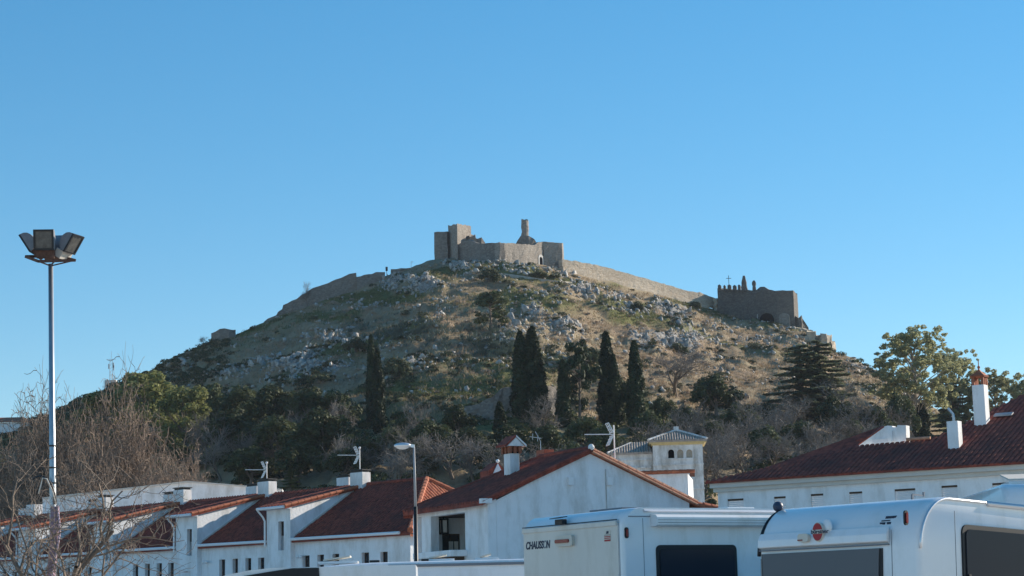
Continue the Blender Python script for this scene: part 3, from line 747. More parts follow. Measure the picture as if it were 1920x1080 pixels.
def bare_mesh(seed, H, depth, spread, nb, r0, twr, up=.35, lean=(0, 0)):
    rg = np.random.default_rng(seed); main, tw = [], []
    def grow(p, d, L_, r, lev):
        k = 4; pts = [p]; dd = d.copy()
        for i in range(k):
            dd = dd + rg.normal(0, .13 + .05 * lev, 3) + np.array([0, 0, .05 * up]); dd /= np.linalg.norm(dd)
            pts.append(pts[-1] + dd * L_ / k)
        rr = [r * (1 - .45 * i / k) for i in range(k + 1)]
        (main if lev < 2 else tw).append((pts, rr))
        if lev >= depth: return
        n = nb[min(lev, len(nb) - 1)]
        for i in range(n):
            f = .35 + .65 * (i + rg.random()) / n; j = min(k - 1, int(f * k)); base = pts[j] + (pts[j + 1] - pts[j]) * (f * k - j)
            o_ = rg.normal(0, 1, 3); o_ -= dd * o_.dot(dd); o_ /= np.linalg.norm(o_)
            nd = dd * (1 - spread * .45) + o_ * spread + np.array([0, 0, up * .4]); nd /= np.linalg.norm(nd)
            grow(base, nd, L_ * (.58 + .22 * rg.random()), max(twr, r * (.5 - .05 * lev)), lev + 1)
    d0 = np.array([lean[0], lean[1], 1.0]); d0 /= np.linalg.norm(d0)
    grow(np.array([0, 0, -.6]), d0, H * .42, r0, 0)
    a = MB(); b = MB()
    for p, r in main: a.tube(p, r, 6, cap=False)
    for p, r in tw: b.tube(p, r, 3, cap=False)
    return a.mesh('bare_limbs', True), b.mesh('bare_twigs', False)
for v in range(4):
    t, c = bare_mesh(400 + v, 9, 4, .75 if v % 2 else .6, [6, 5, 5, 4], .2, .02, .4)
    kind('bare', c, t, M['twig_grey'], M['bark'])
for v in range(3):
    t, c = bare_mesh(420 + v, 9.5, 5, .8, [7, 5, 5, 4, 3], .2, .015, .35)
    kind('plane', c, t, M['twig'], M['bark_pale'])

PARTN = {'oak': ('crown', 'trunk'), 'bush': ('foliage', 'stem'), 'cypress': ('crown', 'trunk'), 'cedar': ('crown', 'trunk'), 'loose_pine': ('crown', 'trunk'), 'pine': ('crown', 'trunk'), 'eucalyptus': ('crown', 'trunk'), 'bare': ('twigs', 'trunk'), 'plane': ('twigs', 'trunk')}
OBJN = {'oak': 'evergreen_oak', 'bush': 'bush', 'cypress': 'cypress_tree', 'cedar': 'cedar_tree', 'loose_pine': 'pine_tree', 'pine': 'stone_pine', 'eucalyptus': 'eucalyptus_tree', 'bare': 'bare_tree', 'plane': 'bare_plane_tree'}
UH = {'oak': 7.6, 'bush': 2.3, 'cypress': 11, 'cedar': 12.6, 'loose_pine': 9, 'pine': 12, 'eucalyptus': 17, 'bare': 9.5, 'plane': 10}
UW = {'oak': 8.0, 'bush': 3.0, 'cypress': 2.2, 'cedar': 9.5, 'loose_pine': 6.0, 'pine': 9.0, 'eucalyptus': 11.5, 'bare': 8.5, 'plane': 9}
for k_ in ('bare', 'plane'):              # true sizes of the branching meshes
    for c_, t_, _a, _b in KINDS[k_]:
        q = np.empty(len(c_.vertices) * 3); c_.vertices.foreach_get('co', q); q = q.reshape(-1, 3)
        UH[k_] = UH[k_] * 0 + float(np.percentile(q[:, 2], 97)); UW[k_] = float(np.percentile(q[:, 0], 96) - np.percentile(q[:, 0], 4))
_cnt = {}
def plant(k, p, h, wd, label, group=None, cat=None, rz=None, v=None, m1=None):
    i = _cnt.get(k, 0); _cnt[k] = i + 1
    crown, trunk, mc, mt = KINDS[k][(i if v is None else v) % len(KINDS[k])]
    o = empty(OBJN[k], p, (i * 2.1) % 6.28 if rz is None else rz, label=label, category=cat or ('bush' if k == 'bush' else 'tree'), group=group)
    o.scale = (wd / UW[k], wd / UW[k], h / UH[k])
    a, b = PARTN[k]
    link_mesh(b, trunk, mt, o)
    c = link_mesh(a, crown, mc, o)
    if m1 is not None:
        c.data = crown if len(crown.materials) and crown.materials[0] == m1 else crown
        c.material_slots[0].link = 'OBJECT'; c.material_slots[0].material = m1
    return o
def plant_px(k, px, ytop, ybase, wpx, label, Y=None, **kw):       # crown top and foot as seen; the foot is found on the hill
    p = hit(px, ybase) if Y is None else PY(px, ybase, Y)
    if Y is not None: p.z = hill_z(p.x, p.y)
    t = PY(px, ytop, p.y)
    return plant(k, (p.x, p.y, p.z - .1), t.z - p.z, wpx / FPX * p.y, label, **kw)
M['twig_dry'] = mat('dry_brown_scrub', (0.34, 0.25, 0.18), 0.9, 0.2, 1.0)
# ---------------------------------------------------------------- rocks, grass and scrub on the hill
import bmesh
def hull_proto(seed, tall):
    rg = np.random.default_rng(seed); bm = bmesh.new()
    for i in range(15):
        d = rg.normal(0, 1, 3); d /= np.linalg.norm(d); r = .7 + .5 * rg.random()
        bm.verts.new((d[0] * r, d[1] * r * .8, d[2] * r * tall))
    res = bmesh.ops.convex_hull(bm, input=bm.verts[:])
    bmesh.ops.delete(bm, geom=[g for g in res['geom_interior'] if isinstance(g, bmesh.types.BMVert)], context='VERTS')
    bmesh.ops.triangulate(bm, faces=bm.faces[:]); bm.verts.index_update()
    V_ = np.array([v.co[:] for v in bm.verts]); F_ = np.array([[v.index for v in f.verts] for f in bm.faces]); bm.free()
    return V_, F_
PROT = [hull_proto(900 + i, .75 if i % 2 else 1.25) for i in range(12)]
PROTM = [np_mesh('rock_block', V_, F_) for V_, F_ in PROT]
def rock_batch(places, rg):               # (x, y, z, size, tallness)
    Vs, Fs, b = [], [], 0
    for (x, y, z, s, tl) in places:
        V_, F_ = PROT[rg.integers(len(PROT))]
        a_ = rg.random() * 6.283; c, n_ = math.cos(a_), math.sin(a_)
        q = V_ * np.array([1, 1, tl]) * s * (.8 + .4 * rg.random(3)); lean = (rg.random() - .3) * .5
        q = np.stack([q[:, 0] * c - q[:, 1] * n_ - lean * q[:, 2], q[:, 0] * n_ + q[:, 1] * c, q[:, 2]], -1) + np.array([x, y, z])
        Vs.append(q); Fs.append(F_ + b); b += len(V_)
    return np.concatenate(Vs), np.concatenate(Fs)
OUT = [(868, 500, 60, 26, 'large pale fluted rock outcrop below the castle keep'), (968, 507, 44, 20, 'fluted grey rock outcrop under the castle front wall'), (880, 520, 46, 14, 'flat grey rock ledge left of the round bush under the castle'),
       (745, 522, 60, 20, 'cluster of grey rocks beside the path left of the castle'), (800, 545, 70, 16, 'scattered pale rocks midway up beneath the keep'), (1062, 512, 46, 22, 'shaded grey crag at the foot of the gate tower'),
       (1090, 551, 70, 22, 'pale rock outcrop below the start of the right rampart'), (1150, 556, 40, 22, 'bright pointed white rocks below the right rampart'), (1200, 580, 80, 24, 'long band of pale rocks around the small round bush'),
       (1262, 592, 60, 18, 'pinkish grey rock ledge right of the small round bush'), (1282, 645, 80, 40, 'large fluted grey crag above the leafless tree'), (668, 573, 80, 18, 'grey rocks at the foot of the left rampart'),
       (740, 545, 60, 16, 'dark edged rock step right of the left rampart'), (560, 688, 90, 34, 'jumble of pale boulders on the left slope'), (500, 680, 70, 26, 'dim grey boulders at the edge of the left shade'),
       (640, 640, 90, 30, 'rocks strewn above the agave bank on the left slope'), (822, 578, 50, 18, 'rounded pale crag above the agave bank'), (985, 598, 50, 22, 'tan rocks right of the slope pine'), (1060, 620, 50, 26, 'grey rocks above the twin cypresses'),
       (1410, 640, 90, 16, 'weathered rock ledge under the church terrace'), (1610, 690, 50, 18, 'dark rock rib on the bare right slope'), (440, 706, 60, 14, 'pale stones on top of the left grove')]
rg = np.random.default_rng(77)
for (px, py, wx, wy, lab) in OUT:
    c = hit(px, py); pl = []
    for i in range(int(8 + wx * wy / 55)):
        x_ = px + rg.normal(0, .30) * wx; y_ = py + rg.normal(0, .28) * wy
        p = hit(x_, y_)
        if abs(p.y - c.y) > 22: continue
        pl.append((p.x - c.x, p.y - c.y, p.z - c.z, (.25 + .6 * rg.random() ** 2.0) * (1.05 if wy > 19 else .75), .8 + .9 * rg.random()))
    o = empty('rock_outcrop', c, label=lab, category='rock', group='limestone outcrops on the hillside')
    for (x, y, z, sz, tl) in pl:
        bl = link_mesh('rock_block', PROTM[rg.integers(len(PROTM))], M['rock'], o)
        bl.location = (x, y, z); bl.rotation_euler = (rg.normal(0, .2), rg.normal(0, .2), rg.random() * 6.283)
        bl.scale = (sz * (.8 + .5 * rg.random()), sz * (.7 + .4 * rg.random()), sz * tl)

flat = np.where(((_py < 800) & (TT[None, :] > .22) & (TT[None, :] < .985) & (_px > -60) & (_px < 1960)).ravel())[0]
VV = np.stack([HX, HY, HZ], -1).reshape(-1, 3); RK = rock.ravel(); GR = green.ravel(); PYF = _py.ravel(); N1 = n1.ravel()
pr = RK[flat] ** 1.2 + .03; pr = pr / pr.sum()
pick = rg.choice(flat, 5200, p=pr)
V, F = rock_batch([(VV[i][0] + rg.normal(0, .4), VV[i][1] + rg.normal(0, .4), VV[i][2] + .05, (.18 + .5 * rg.random() ** 2.2), .9) for i in pick], rg)
link_mesh('loose_stones', np_mesh('loose_stones', V, F), M['rock'], label='loose pale stones strewn over the whole hillside', category='stones', kind='stuff')

def tufts(idx, h0, h1, nb, wd, spread):
    n = len(idx) * nb; base = np.repeat(VV[idx], nb, 0) + np.stack([rg.normal(0, spread, n), rg.normal(0, spread, n), np.full(n, -.08)], -1)
    h = h0 + (h1 - h0) * rg.random(n); a_ = rg.random(n) * 6.283
    side = np.stack([np.cos(a_), np.sin(a_), np.zeros(n)], -1) * wd; lean = np.stack([rg.normal(0, .35, n), rg.normal(0, .35, n), np.ones(n)], -1) * h[:, None]
    V_ = np.stack([base - side, base + side, base + lean], 1).reshape(-1, 3)
    return V_, np.arange(n * 3).reshape(n, 3)
pg = (1 - RK[flat]) * GR[flat] ** 2 + .02; pick = rg.choice(flat, 15000, p=pg / pg.sum())
V, F = tufts(pick, .2, .55, 5, .08, .35)
link_mesh('green_grass', np_mesh('green_grass', V, F), M['grass_green'], label='short green grass on the terraces of the hill', category='grass', kind='stuff')
pg = (1 - RK[flat]) * (1 - GR[flat]) + .02; pick = rg.choice(flat, 24000, p=pg / pg.sum())
V, F = tufts(pick, .25, .75, 5, .07, .4)
link_mesh('dry_grass', np_mesh('dry_grass', V, F), M['grass_dry'], label='dry straw coloured grass covering the hillside', category='grass', kind='stuff')
def scrub(pick, s0, s1, per, size, flatn=.7):
    Cs, Ns = [], []
    for i in pick:
        s = s0 + (s1 - s0) * rg.random() ** 2; b, d = ball(per, rg, .6); b[:, 2] = np.abs(b[:, 2]) * flatn
        b *= np.array([1 + .5 * rg.random(), 1, 1]); Cs.append(b * s + VV[i]); Ns.append(d + np.array([0, 0, .3]))
    return cards(np.concatenate(Cs), np.concatenate(Ns), size, rg)
ps = np.clip(N1[flat] - .42, 0, 1) * (1 + 2.5 * (PYF[flat] > 660)) + .01; pick = rg.choice(flat, 1500, p=ps / ps.sum())
V, F = scrub(pick, .35, 1.25, 110, .24)
link_mesh('low_scrub', np_mesh('low_scrub', V, F), M['bush'], label='low dark scrub dotted over the rocky slope', category='scrub', kind='stuff')
pd = flat[(PYF[flat] > 560)]; pick = rg.choice(pd, 800)
V, F = scrub(pick, .3, 1.1, 80, .2)
link_mesh('dry_scrub', np_mesh('dry_scrub', V, F), M['twig_dry'], label='leafless brown scrub among the dry grass', category='scrub', kind='stuff')
lf = np.where(((_py < 860) & (TT[None, :] > .25) & (TT[None, :] < .995) & (_px > -60) & (_px < 430)).ravel())[0]
V, F = scrub(rg.choice(lf, 1300), .4, 1.7, 100, .28)
link_mesh('dark_scrub', np_mesh('dark_scrub', V, F), M['oak'], label='dark scrub covering the shaded left flank of the hill', category='scrub', kind='stuff')
# lower slopes: undergrowth under the trees
lowf = np.where(((_py > 735) & (TT[None, :] > .02) & (TT[None, :] < .45) & (_px > -60) & (_px < 2000)).ravel())[0]
V, F = scrub(rg.choice(lowf, 1000), .6, 1.9, 130, .34, .9)
link_mesh('undergrowth', np_mesh('undergrowth', V, F), M['oak'], label='dense dark undergrowth below the trees at the hill foot', category='undergrowth', kind='stuff')
# agaves
Vs, Fs, b = [], [], 0
for i in range(330):
    p = hit(rg.uniform(640, 935) if i < 250 else rg.uniform(880, 960), rg.normal(628, 13) if i < 250 else rg.normal(655, 9)); s = .5 + .7 * rg.random()
    for k in range(11):
        a_ = k * 2.4; t = .35 + .5 * (k % 3) / 2; d = np.array([math.cos(a_) * math.cos(t), math.sin(a_) * math.cos(t), math.sin(t) + .25]); sd_ = np.array([-math.sin(a_), math.cos(a_), 0]) * .11 * s
        c = np.array(p[:]); Vs += [c - sd_ * .5, c + d * s * .5 - sd_, c + d * s * 1.15, c + d * s * .5 + sd_]; Fs.append([b, b + 1, b + 2, b + 3]); b += 4
link_mesh('agave_bank', np_mesh('agave_bank', np.array(Vs), np.array(Fs)), M['agave'], label='dark bank of blue green agaves across the middle of the slope', category='agave', kind='stuff')
for k in range(26):
    px = 650 + k * 10.5 + rg.normal(0, 3)
    pass
# footpath below the castle
mb = MB(); pts = [hit(px, py) for px, py in ((935, 517), (960, 520), (990, 523), (1020, 527), (1050, 531), (1075, 533))]
for i, p in enumerate(pts): mb.V += [(p.x, p.y - .55, p.z + .16), (p.x, p.y + .55, p.z + .30), (p.x, p.y - .6, p.z - .7), (p.x, p.y + .6, p.z - .7)]
for i in range(len(pts) - 1):
    a_ = i * 4; c = a_ + 4
    mb.F += [(a_, c, c + 1, a_ + 1), (a_ + 2, c + 2, c, a_), (a_ + 1, c + 1, c + 3, a_ + 3)]
M['path'] = mat('pale_path', (0.42, 0.38, 0.33), .9, .1, 2)
mb.build('footpath', M['path'], kind='structure')

# ---------------------------------------------------------------- trees one can tell apart
G1 = 'cypresses on the lower slope'
plant_px('cypress', 698, 628, 800, 24, 'slim tall cypress with bare leader, left of the pair', group=G1)
plant_px('cypress', 709, 655, 812, 30, 'shorter fuller cypress, right of the left-hand pair', group=G1)
plant_px('cypress', 979, 621, 786, 40, 'dark cypress, left of the tall twin cypresses', group=G1)
plant_px('cypress', 1003, 613, 792, 50, 'tallest broad dark cypress, right of the twin cypresses', group=G1)
plant_px('cypress', 1058, 674, 806, 30, 'narrow medium cypress between the twin cypresses and the dark pine', group=G1)
plant_px('cypress', 1142, 622, 802, 40, 'tall dark cypress right of the dark pine', group=G1)
plant_px('cypress', 1155, 664, 800, 30, 'short cypress hidden against the taller one right of the dark pine', group=G1)
plant_px('cypress', 1194, 639, 806, 36, 'tall slender cypress standing alone at the right of the row', group=G1)
plant_px('cypress', 938, 752, 815, 26, 'small cypress in front of the shaded terrace wall', group=G1)
plant_px('cypress', 1442, 756, 824, 26, 'small dark cypress in the haze below the cedars', group=G1)
plant_px('cypress', 1731, 757, 835, 34, 'short dark cypress behind the white dormer', group=G1)
plant_px('loose_pine', 1086, 640, 800, 72, 'dark ragged pine among the cypresses', m1=M['cypress'])
plant_px('loose_pine', 922, 546, 628, 72, 'lone green pine standing on the upper slope under the castle')
plant_px('cedar', 1506, 644, 800, 170, 'tall layered cedar on the right slope, left of two')
plant_px('cedar', 1542, 638, 800, 175, 'broad layered cedar on the right slope, right of two')
plant_px('cedar', 1792, 716, 835, 130, 'dark layered cedar behind the white chimneys')
plant_px('eucalyptus', 1718, 620, 830, 165, 'large airy eucalyptus against the sky at right', v=0)
plant_px('eucalyptus', 1800, 660, 835, 100, 'thin eucalyptus with bare tips right of the large one', v=1)
plant_px('eucalyptus', 1872, 700, 850, 110, 'pale eucalyptus behind the tall chimney, next to the roof', v=2)
plant_px('eucalyptus', 1935, 705, 860, 110, 'pale eucalyptus cut by the right edge of the picture', v=1)
plant_px('oak', 1342, 705, 790, 104, 'round dark evergreen oak above the belfry house')
plant_px('bush', 915, 500, 530, 44, 'round dark bush just below the castle mound')
plant_px('bush', 1195, 562, 582, 24, 'small round dark bush among the pale rocks')
plant_px('bush', 1402, 552, 600, 34, 'dark ivy-like bush against the church front')
plant_px('bush', 1302, 563, 580, 24, 'dark bush at the foot of the right rampart')
plant_px('bush', 668, 630, 666, 46, 'round grey green bush above the left cypress pair')
plant_px('bush', 598, 694, 726, 40, 'round olive bush on the left slope above the grove')
plant_px('bush', 738, 664, 716, 64, 'large green bush right of the left cypress pair')
plant_px('bush', 1010, 507, 524, 34, 'low green bush left of the gate tower crag')
plant_px('bush', 1040, 512, 526, 24, 'low bush under the gate tower')
plant_px('bush', 1100, 645, 690, 60, 'broad grey bush right of the agave slope')
plant_px('bush', 1270, 640, 668, 40, 'grey bush beside the large fluted crag')
plant_px('bare', 1268, 668, 745, 110, 'leafless grey tree with spreading limbs right of the lone cypress')
plant_px('bare', 382, 633, 650, 16, 'tiny leafless shrub on the left skyline', cat='shrub')
plant_px('bare', 577, 538, 552, 16, 'tiny leafless shrub behind the left rampart', cat='shrub')
# grove at the hill foot
GO, GB = 'evergreen oaks of the grove', 'leafless trees at the hill foot'
MARKS = [(350, 'the white hall apex'), (505, 'the middle terrace chimneys'), (703, 'the left cypress pair'), (778, 'the street lamp'), (858, 'the tiled hip roof'), (958, 'the brick hooded chimney'), (1058, 'the narrow medium cypress'), (1150, 'the tall roof aerial'), (1268, 'the belfry roof'), (1342, 'the round dark oak'), (1442, 'the small hazy cypress'), (1524, 'the two cedars'), (1678, 'the white dormer')]
ORD = ['nearest', 'second', 'third', 'fourth', 'fifth', 'sixth', 'seventh', 'eighth', 'ninth', 'tenth', 'eleventh', 'twelfth']
def rank_labels(L, what):
    use = {}
    for i, q in enumerate(L):
        m = min(range(len(MARKS)), key=lambda k: abs(MARKS[k][0] - q[0])); use.setdefault((m, q[0] >= MARKS[m][0]), []).append(i)
    out = {}
    for (m, right), ids in use.items():
        for n_, i in enumerate(sorted(ids, key=lambda j: abs(L[j][0] - MARKS[m][0]))):
            out[i] = '%s, %s to the %s of %s' % (what, ORD[n_], 'right' if right else 'left', MARKS[m][1])
    return [out[i] for i in range(len(L))]
oaks = [(735, 800, 880, 100), (800, 800, 870, 90), (490, 790, 870, 110), (575, 795, 880, 110), (1250, 800, 870, 90), (400, 722, 800, 90), (455, 724, 820, 130), (520, 726, 815, 120), (585, 730, 820, 110), (628, 732, 815, 100), (372, 745, 850, 90), (440, 770, 870, 130), (520, 780, 880, 130), (610, 770, 880, 130),
        (690, 822, 890, 90), (765, 775, 850, 80), (810, 790, 870, 100), (860, 760, 830, 70), (880, 800, 870, 100), (960, 800, 880, 110), (1030, 800, 880, 100), (1100, 780, 860, 100), (1165, 705, 800, 76), (1140, 800, 880, 100),
        (1215, 770, 850, 80), (1245, 745, 800, 60), (1290, 765, 830, 80), (1330, 790, 870, 100), (1390, 760, 850, 90), (1440, 800, 880, 90), (1500, 790, 870, 100), (1570, 745, 830, 90), (1600, 790, 870, 100), (1640, 760, 850, 80),
        (1690, 740, 840, 70), (1660, 800, 880, 90), (780, 830, 900, 90), (560, 830, 910, 110), (470, 840, 920, 110), (650, 840, 910, 100), (340, 830, 900, 80), (1200, 820, 900, 90), (1070, 830, 900, 90), (920, 838, 900, 70)]
_l = rank_labels(oaks, 'dark evergreen oak in the grove')
for i, (px, yt, yb, wd) in enumerate(oaks):
    plant_px('oak', px, yt, yb, wd, _l[i], group=GO)
bares = [(550, 770, 850, 60), (622, 758, 830, 50), (470, 820, 900, 70), (790, 780, 860, 60), (850, 815, 900, 110), (800, 830, 905, 90), (890, 830, 910, 80), (730, 820, 900, 70), (660, 840, 910, 70), (1340, 820, 900, 90),
         (1380, 800, 890, 90), (1420, 770, 860, 80), (1480, 745, 830, 90), (1520, 800, 880, 90), (1560, 790, 870, 90), (1620, 780, 860, 90), (1400, 830, 910, 80), (1300, 800, 880, 70), (1240, 800, 880, 80), (1010, 760, 830, 60), (1660, 770, 850, 70), (1450, 820, 890, 80), (385, 790, 880, 60), (415, 820, 900, 70)]
_rb = np.random.default_rng(5)
bares += [(int(x + _rb.normal(0, 6)), int(y), int(y + 85), 84) for x, y in ((500, 800), (640, 825), (745, 855), (935, 850), (985, 835), (1050, 850), (1100, 840), (1170, 845), (1225, 840), (1275, 770), (1320, 850), (1370, 835), (1460, 770), (1500, 840), (1545, 830), (1590, 740), (1600, 830), (1640, 800), (1680, 810))]
_l = rank_labels(bares, 'leafless grey tree in the grove')
for i, (px, yt, yb, wd) in enumerate(bares):
    plant_px('bare', px, yt, yb, wd, _l[i], group=GB)
plant_px('cedar', 545, 850, 925, 44, 'small bright green conifer behind the row of white houses', m1=M['pine'])
plant_px('bush', 840, 872, 905, 60, 'bright green clipped bush behind the orange tiled hip roof', Y=140, m1=M['pine'])
# shaded terrace wall in the grove
tw = empty('terrace_wall', hit(960, 790), label='shaded retaining wall of the terrace behind the twin cypresses', category='wall')
wl = []
for px, yt in ((862, 765), (900, 756), (925, 742), (945, 724), (990, 722), (1045, 723)):
    p = hit(px, 792); wl.append((p.x, p.y + .5, PY(px, yt, p.y).z))
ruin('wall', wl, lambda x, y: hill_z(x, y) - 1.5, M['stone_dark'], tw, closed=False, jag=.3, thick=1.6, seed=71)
# left side: pines and the bare plane-tree thicket
plant_px('pine', 345, 722, 880, 125, 'sunlit green stone pine with puffy clumps at left', v=0)
plant_px('pine', 268, 694, 850, 165, 'tall stone pine behind the leafless trees at left', v=1)
plant_px('pine', 200, 735, 870, 150, 'darker stone pine half hidden by leafless trees', v=0)
plant_px('pine', -12, 850, 960, 80, 'stone pine cut by the left edge of the picture', v=1)
planes = [(0, 812, 900, 130), (60, 798, 920, 130), (112, 784, 905, 130), (165, 772, 890, 130), (215, 778, 900, 130), (262, 800, 890, 120), (40, 840, 960, 130), (90, 835, 960, 140), (140, 825, 950, 140), (190, 830, 960, 140), (240, 830, 950, 130), (285, 845, 950, 110), (320, 860, 940, 70), (10, 870, 1000, 130), (70, 870, 1000, 130), (130, 868, 1000, 130), (190, 866, 990, 130), (250, 870, 980, 120), (300, 880, 970, 90)]
_o = sorted(range(len(planes)), key=lambda i: planes[i][0])
for n_, i in enumerate(_o):
    px, yt, yb, wd = planes[i]
    row = 'front' if yt >= 860 else ('middle' if yt >= 822 else 'back')
    k_ = sum(1 for j in _o[:n_] if ('front' if planes[j][1] >= 860 else ('middle' if planes[j][1] >= 822 else 'back')) == row)
    plant_px('plane', px, yt + 30 + (20 if px < 60 else 0), yb, 180, Y=168 - (8 if row == 'front' else 4 if row == 'middle' else 0), label= 'brown leafless tree, %s from the left in the %s row of the thicket' % (['first', 'second', 'third', 'fourth', 'fifth', 'sixth', 'seventh', 'eighth', 'ninth'][k_], row), group='leafless plane trees at left', v=i)
t, c = bare_mesh(615, 8.6, 5, .75, [6, 5, 4, 3, 2], .2, .009, .45, lean=(.06, 0))
p = PY(138, 1080, 44)
o = empty('bare_plane_tree', (p.x, p.y, 0), 0.0, label='nearest leafless tree with dark trunk beside the floodlight mast', category='tree'); o.scale = (.86, .86, .78)
link_mesh('trunk', t, M['bark'], o); link_mesh('twigs', c, M['twig_dark'], o)
# skyline at far left: house, masts
hs = empty('hilltop_house', PY(25, 800, 405), label='pale house with orange roof on the far left skyline', category='house')
MB().box(-6.5, 3.2, 0, 7, -8, .9).build('wall', M['white'], hs)
MB().prism([(-7, -.4, .9), (3.7, -.4, .9), (1.2, 3.3, 2.2), (-7, 3.3, 2.2)], (0, .01, .12)).prism([(3.7, -.4, .9), (3.7, 7.2, .9), (1.2, 3.3, 2.2)], (0.02, 0, .12)).build('roof', M['tile'], hs)
cm = empty('telecom_mast', PY(208, 735, 500), label='slim lattice telecom mast on the left skyline', category='mast')
z0 = 0
MB().box(-1.5, 1.5, -1, 1, -6, 3.0).build('equipment_cabin', M['white2'], cm)
mb = MB()
for sx in (-.42, .42): mb.bar((sx, 0, 2.8), (sx * .7, 0, 8.6), .11)
for k in range(6): mb.bar((-.4, 0, 3.2 + k * .9), (.4, 0, 4.0 + k * .9), .06)
mb.bar((0, 0, 8.4), (0, 0, 10.6), .08).bar((-1.3, 0, 8.5), (1.3, 0, 8.5), .07)
mb.build('lattice', M['metal'], cm)
for k, (x, z) in enumerate(((-.62, 6.7), (.68, 6.3), (.6, 7.0))): MB().box(x - .16, x + .16, -.1, .1, z - .65, z + .65).build('antenna_panel', M['metal'], cm)
am = empty('aerial_mast', PY(124, 770, 430), label='thin aerial on the skyline right of the floodlight mast', category='mast')
MB().bar((0, 0, -3), (0, 0, 3.6), .07).bar((-.5, 0, 2.6), (.5, 0, 2.6), .06).bar((-.35, 0, 1.9), (.4, 0, 1.9), .06).bar((.9, 0, 3.2), (1.1, 0, 3.3), .08).build('pole', M['metal'], am)
# ---------------------------------------------------------------- building kit (all in a facade's own axes)
def spans(poly, c, ax):                    # where the line coordinate[ax] = c crosses the plan polygon
    o = 1 - ax; X = []
    for i in range(len(poly)):
        a, b = poly[i], poly[(i + 1) % len(poly)]
        if (a[ax] - c) * (b[ax] - c) < 0:
            f = (c - a[ax]) / (b[ax] - a[ax]); X.append(a[o] + f * (b[o] - a[o]))
    X.sort(); return [(X[i], X[i + 1]) for i in range(0, len(X) - 1, 2)]
def tiled_roof(parent, poly, zf, along, mat_, pitch=0.24, thick=0.14, name='roof', tl=0.42, flip=False, hump=.85):
    """a slab over the plan polygon with rows of half-round clay tiles running along axis `along` (0 = x, 1 = y)"""
    P = [(p[0], p[1], zf(*p)) for p in poly]
    ro = MB().prism([(a, b, c - thick) for a, b, c in P], (0, 0, thick - .01)).build(name, mat_, parent)
    ax = 1 - along; lo = min(p[ax] for p in poly); hi = max(p[ax] for p in poly)
    mb = MB(); c = lo + pitch / 2; r = pitch * .42
    rg_ = np.random.default_rng(int(abs(lo * 97 + hi * 31)) + 5)
    while c < hi:
        for (a, b) in spans(poly, c, ax):
            n = max(1, int(round((b - a) / tl)))
            for k in range(n):
                q0, q1 = a + (b - a) * k / n, a + (b - a) * (k + 1) / n + .03
                dz = rg_.random() * .012; base = len(mb.V)
                dr = rg_.random() * .01
                for (q, lift, rr) in ((q0, 0.02 + dz, r + dr), (q1, dz, r - .01 + dr)) if not flip else ((q0, dz, r - .01 + dr), (q1, .02 + dz, r + dr)):
                    for j in range(5):
                        an = math.pi * j / 4; cc = c + rr * math.cos(an)
                        p = (q, cc) if along == 0 else (cc, q); pz = (q, c) if along == 0 else (c, q)
                        mb.V.append((p[0], p[1], zf(*pz) + lift + rr * hump * math.sin(an) - .012))
                for j in range(4): mb.F.append((base + j, base + j + 1, base + 6 + j, base + 5 + j))
                mb.F.append(tuple(base + j for j in range(5)))
        c += pitch
    mb.build('tiles', mat_, ro, kind='stuff')
    return ro
def ridge_tiles(parent, a, b, mat_, r=.12, seg=.42):
    a = Vector(a); b = Vector(b); n = max(1, int((b - a).length / seg)); mb = MB()
    for i in range(n):
        mb.tube([a.lerp(b, i / n), a.lerp(b, (i + 1.12) / n)], [r * 1.08, r * .92], 7)
    return mb.build('ridge_tiles', mat_, parent, kind='stuff')
def wall_holes(parent, s0, s1, z0, z1, holes, t=0, thick=.3, mat_=None, name='wall', depth=None):
    """a wall facing -y with rectangular openings (s0, s1, z0, z1)"""
    H = [(max(s0, a), min(s1, b), max(z0, c), min(z1, d)) for a, b, c, d in holes]
    S = sorted({s0, s1, *[h[0] for h in H], *[h[1] for h in H]}); Z = sorted({z0, z1, *[h[2] for h in H], *[h[3] for h in H]})
    mb = MB()
    def solid(i, j):
        if i < 0 or j < 0 or i >= len(S) - 1 or j >= len(Z) - 1: return False
        x, y = (S[i] + S[i + 1]) / 2, (Z[j] + Z[j + 1]) / 2
        return not any(h[0] < x < h[1] and h[2] < y < h[3] for h in H)
    for i in range(len(S) - 1):
        for j in range(len(Z) - 1):
            if not solid(i, j): continue
            a, b, c, d = S[i], S[i + 1], Z[j], Z[j + 1]; e = t + thick
            mb.add([(a, t, c), (b, t, c), (b, t, d), (a, t, d)], [(0, 1, 2, 3)]); mb.add([(a, e, c), (b, e, c), (b, e, d), (a, e, d)], [(3, 2, 1, 0)])
            if not solid(i - 1, j): mb.add([(a, t, c), (a, t, d), (a, e, d), (a, e, c)], [(0, 1, 2, 3)])
            if not solid(i + 1, j): mb.add([(b, t, c), (b, e, c), (b, e, d), (b, t, d)], [(0, 1, 2, 3)])
            if not solid(i, j - 1): mb.add([(a, t, c), (a, e, c), (b, e, c), (b, t, c)], [(0, 1, 2, 3)])
            if not solid(i, j + 1): mb.add([(a, t, d), (b, t, d), (b, e, d), (a, e, d)], [(0, 1, 2, 3)])
    import bmesh as _b
    o = mb.build(name, mat_ or M['white'], parent)
    bm = _b.new(); bm.from_mesh(o.data); _b.ops.remove_doubles(bm, verts=bm.verts[:], dist=.0005); _b.ops.recalc_face_normals(bm, faces=bm.faces[:]); bm.to_mesh(o.data); bm.free()
    return o
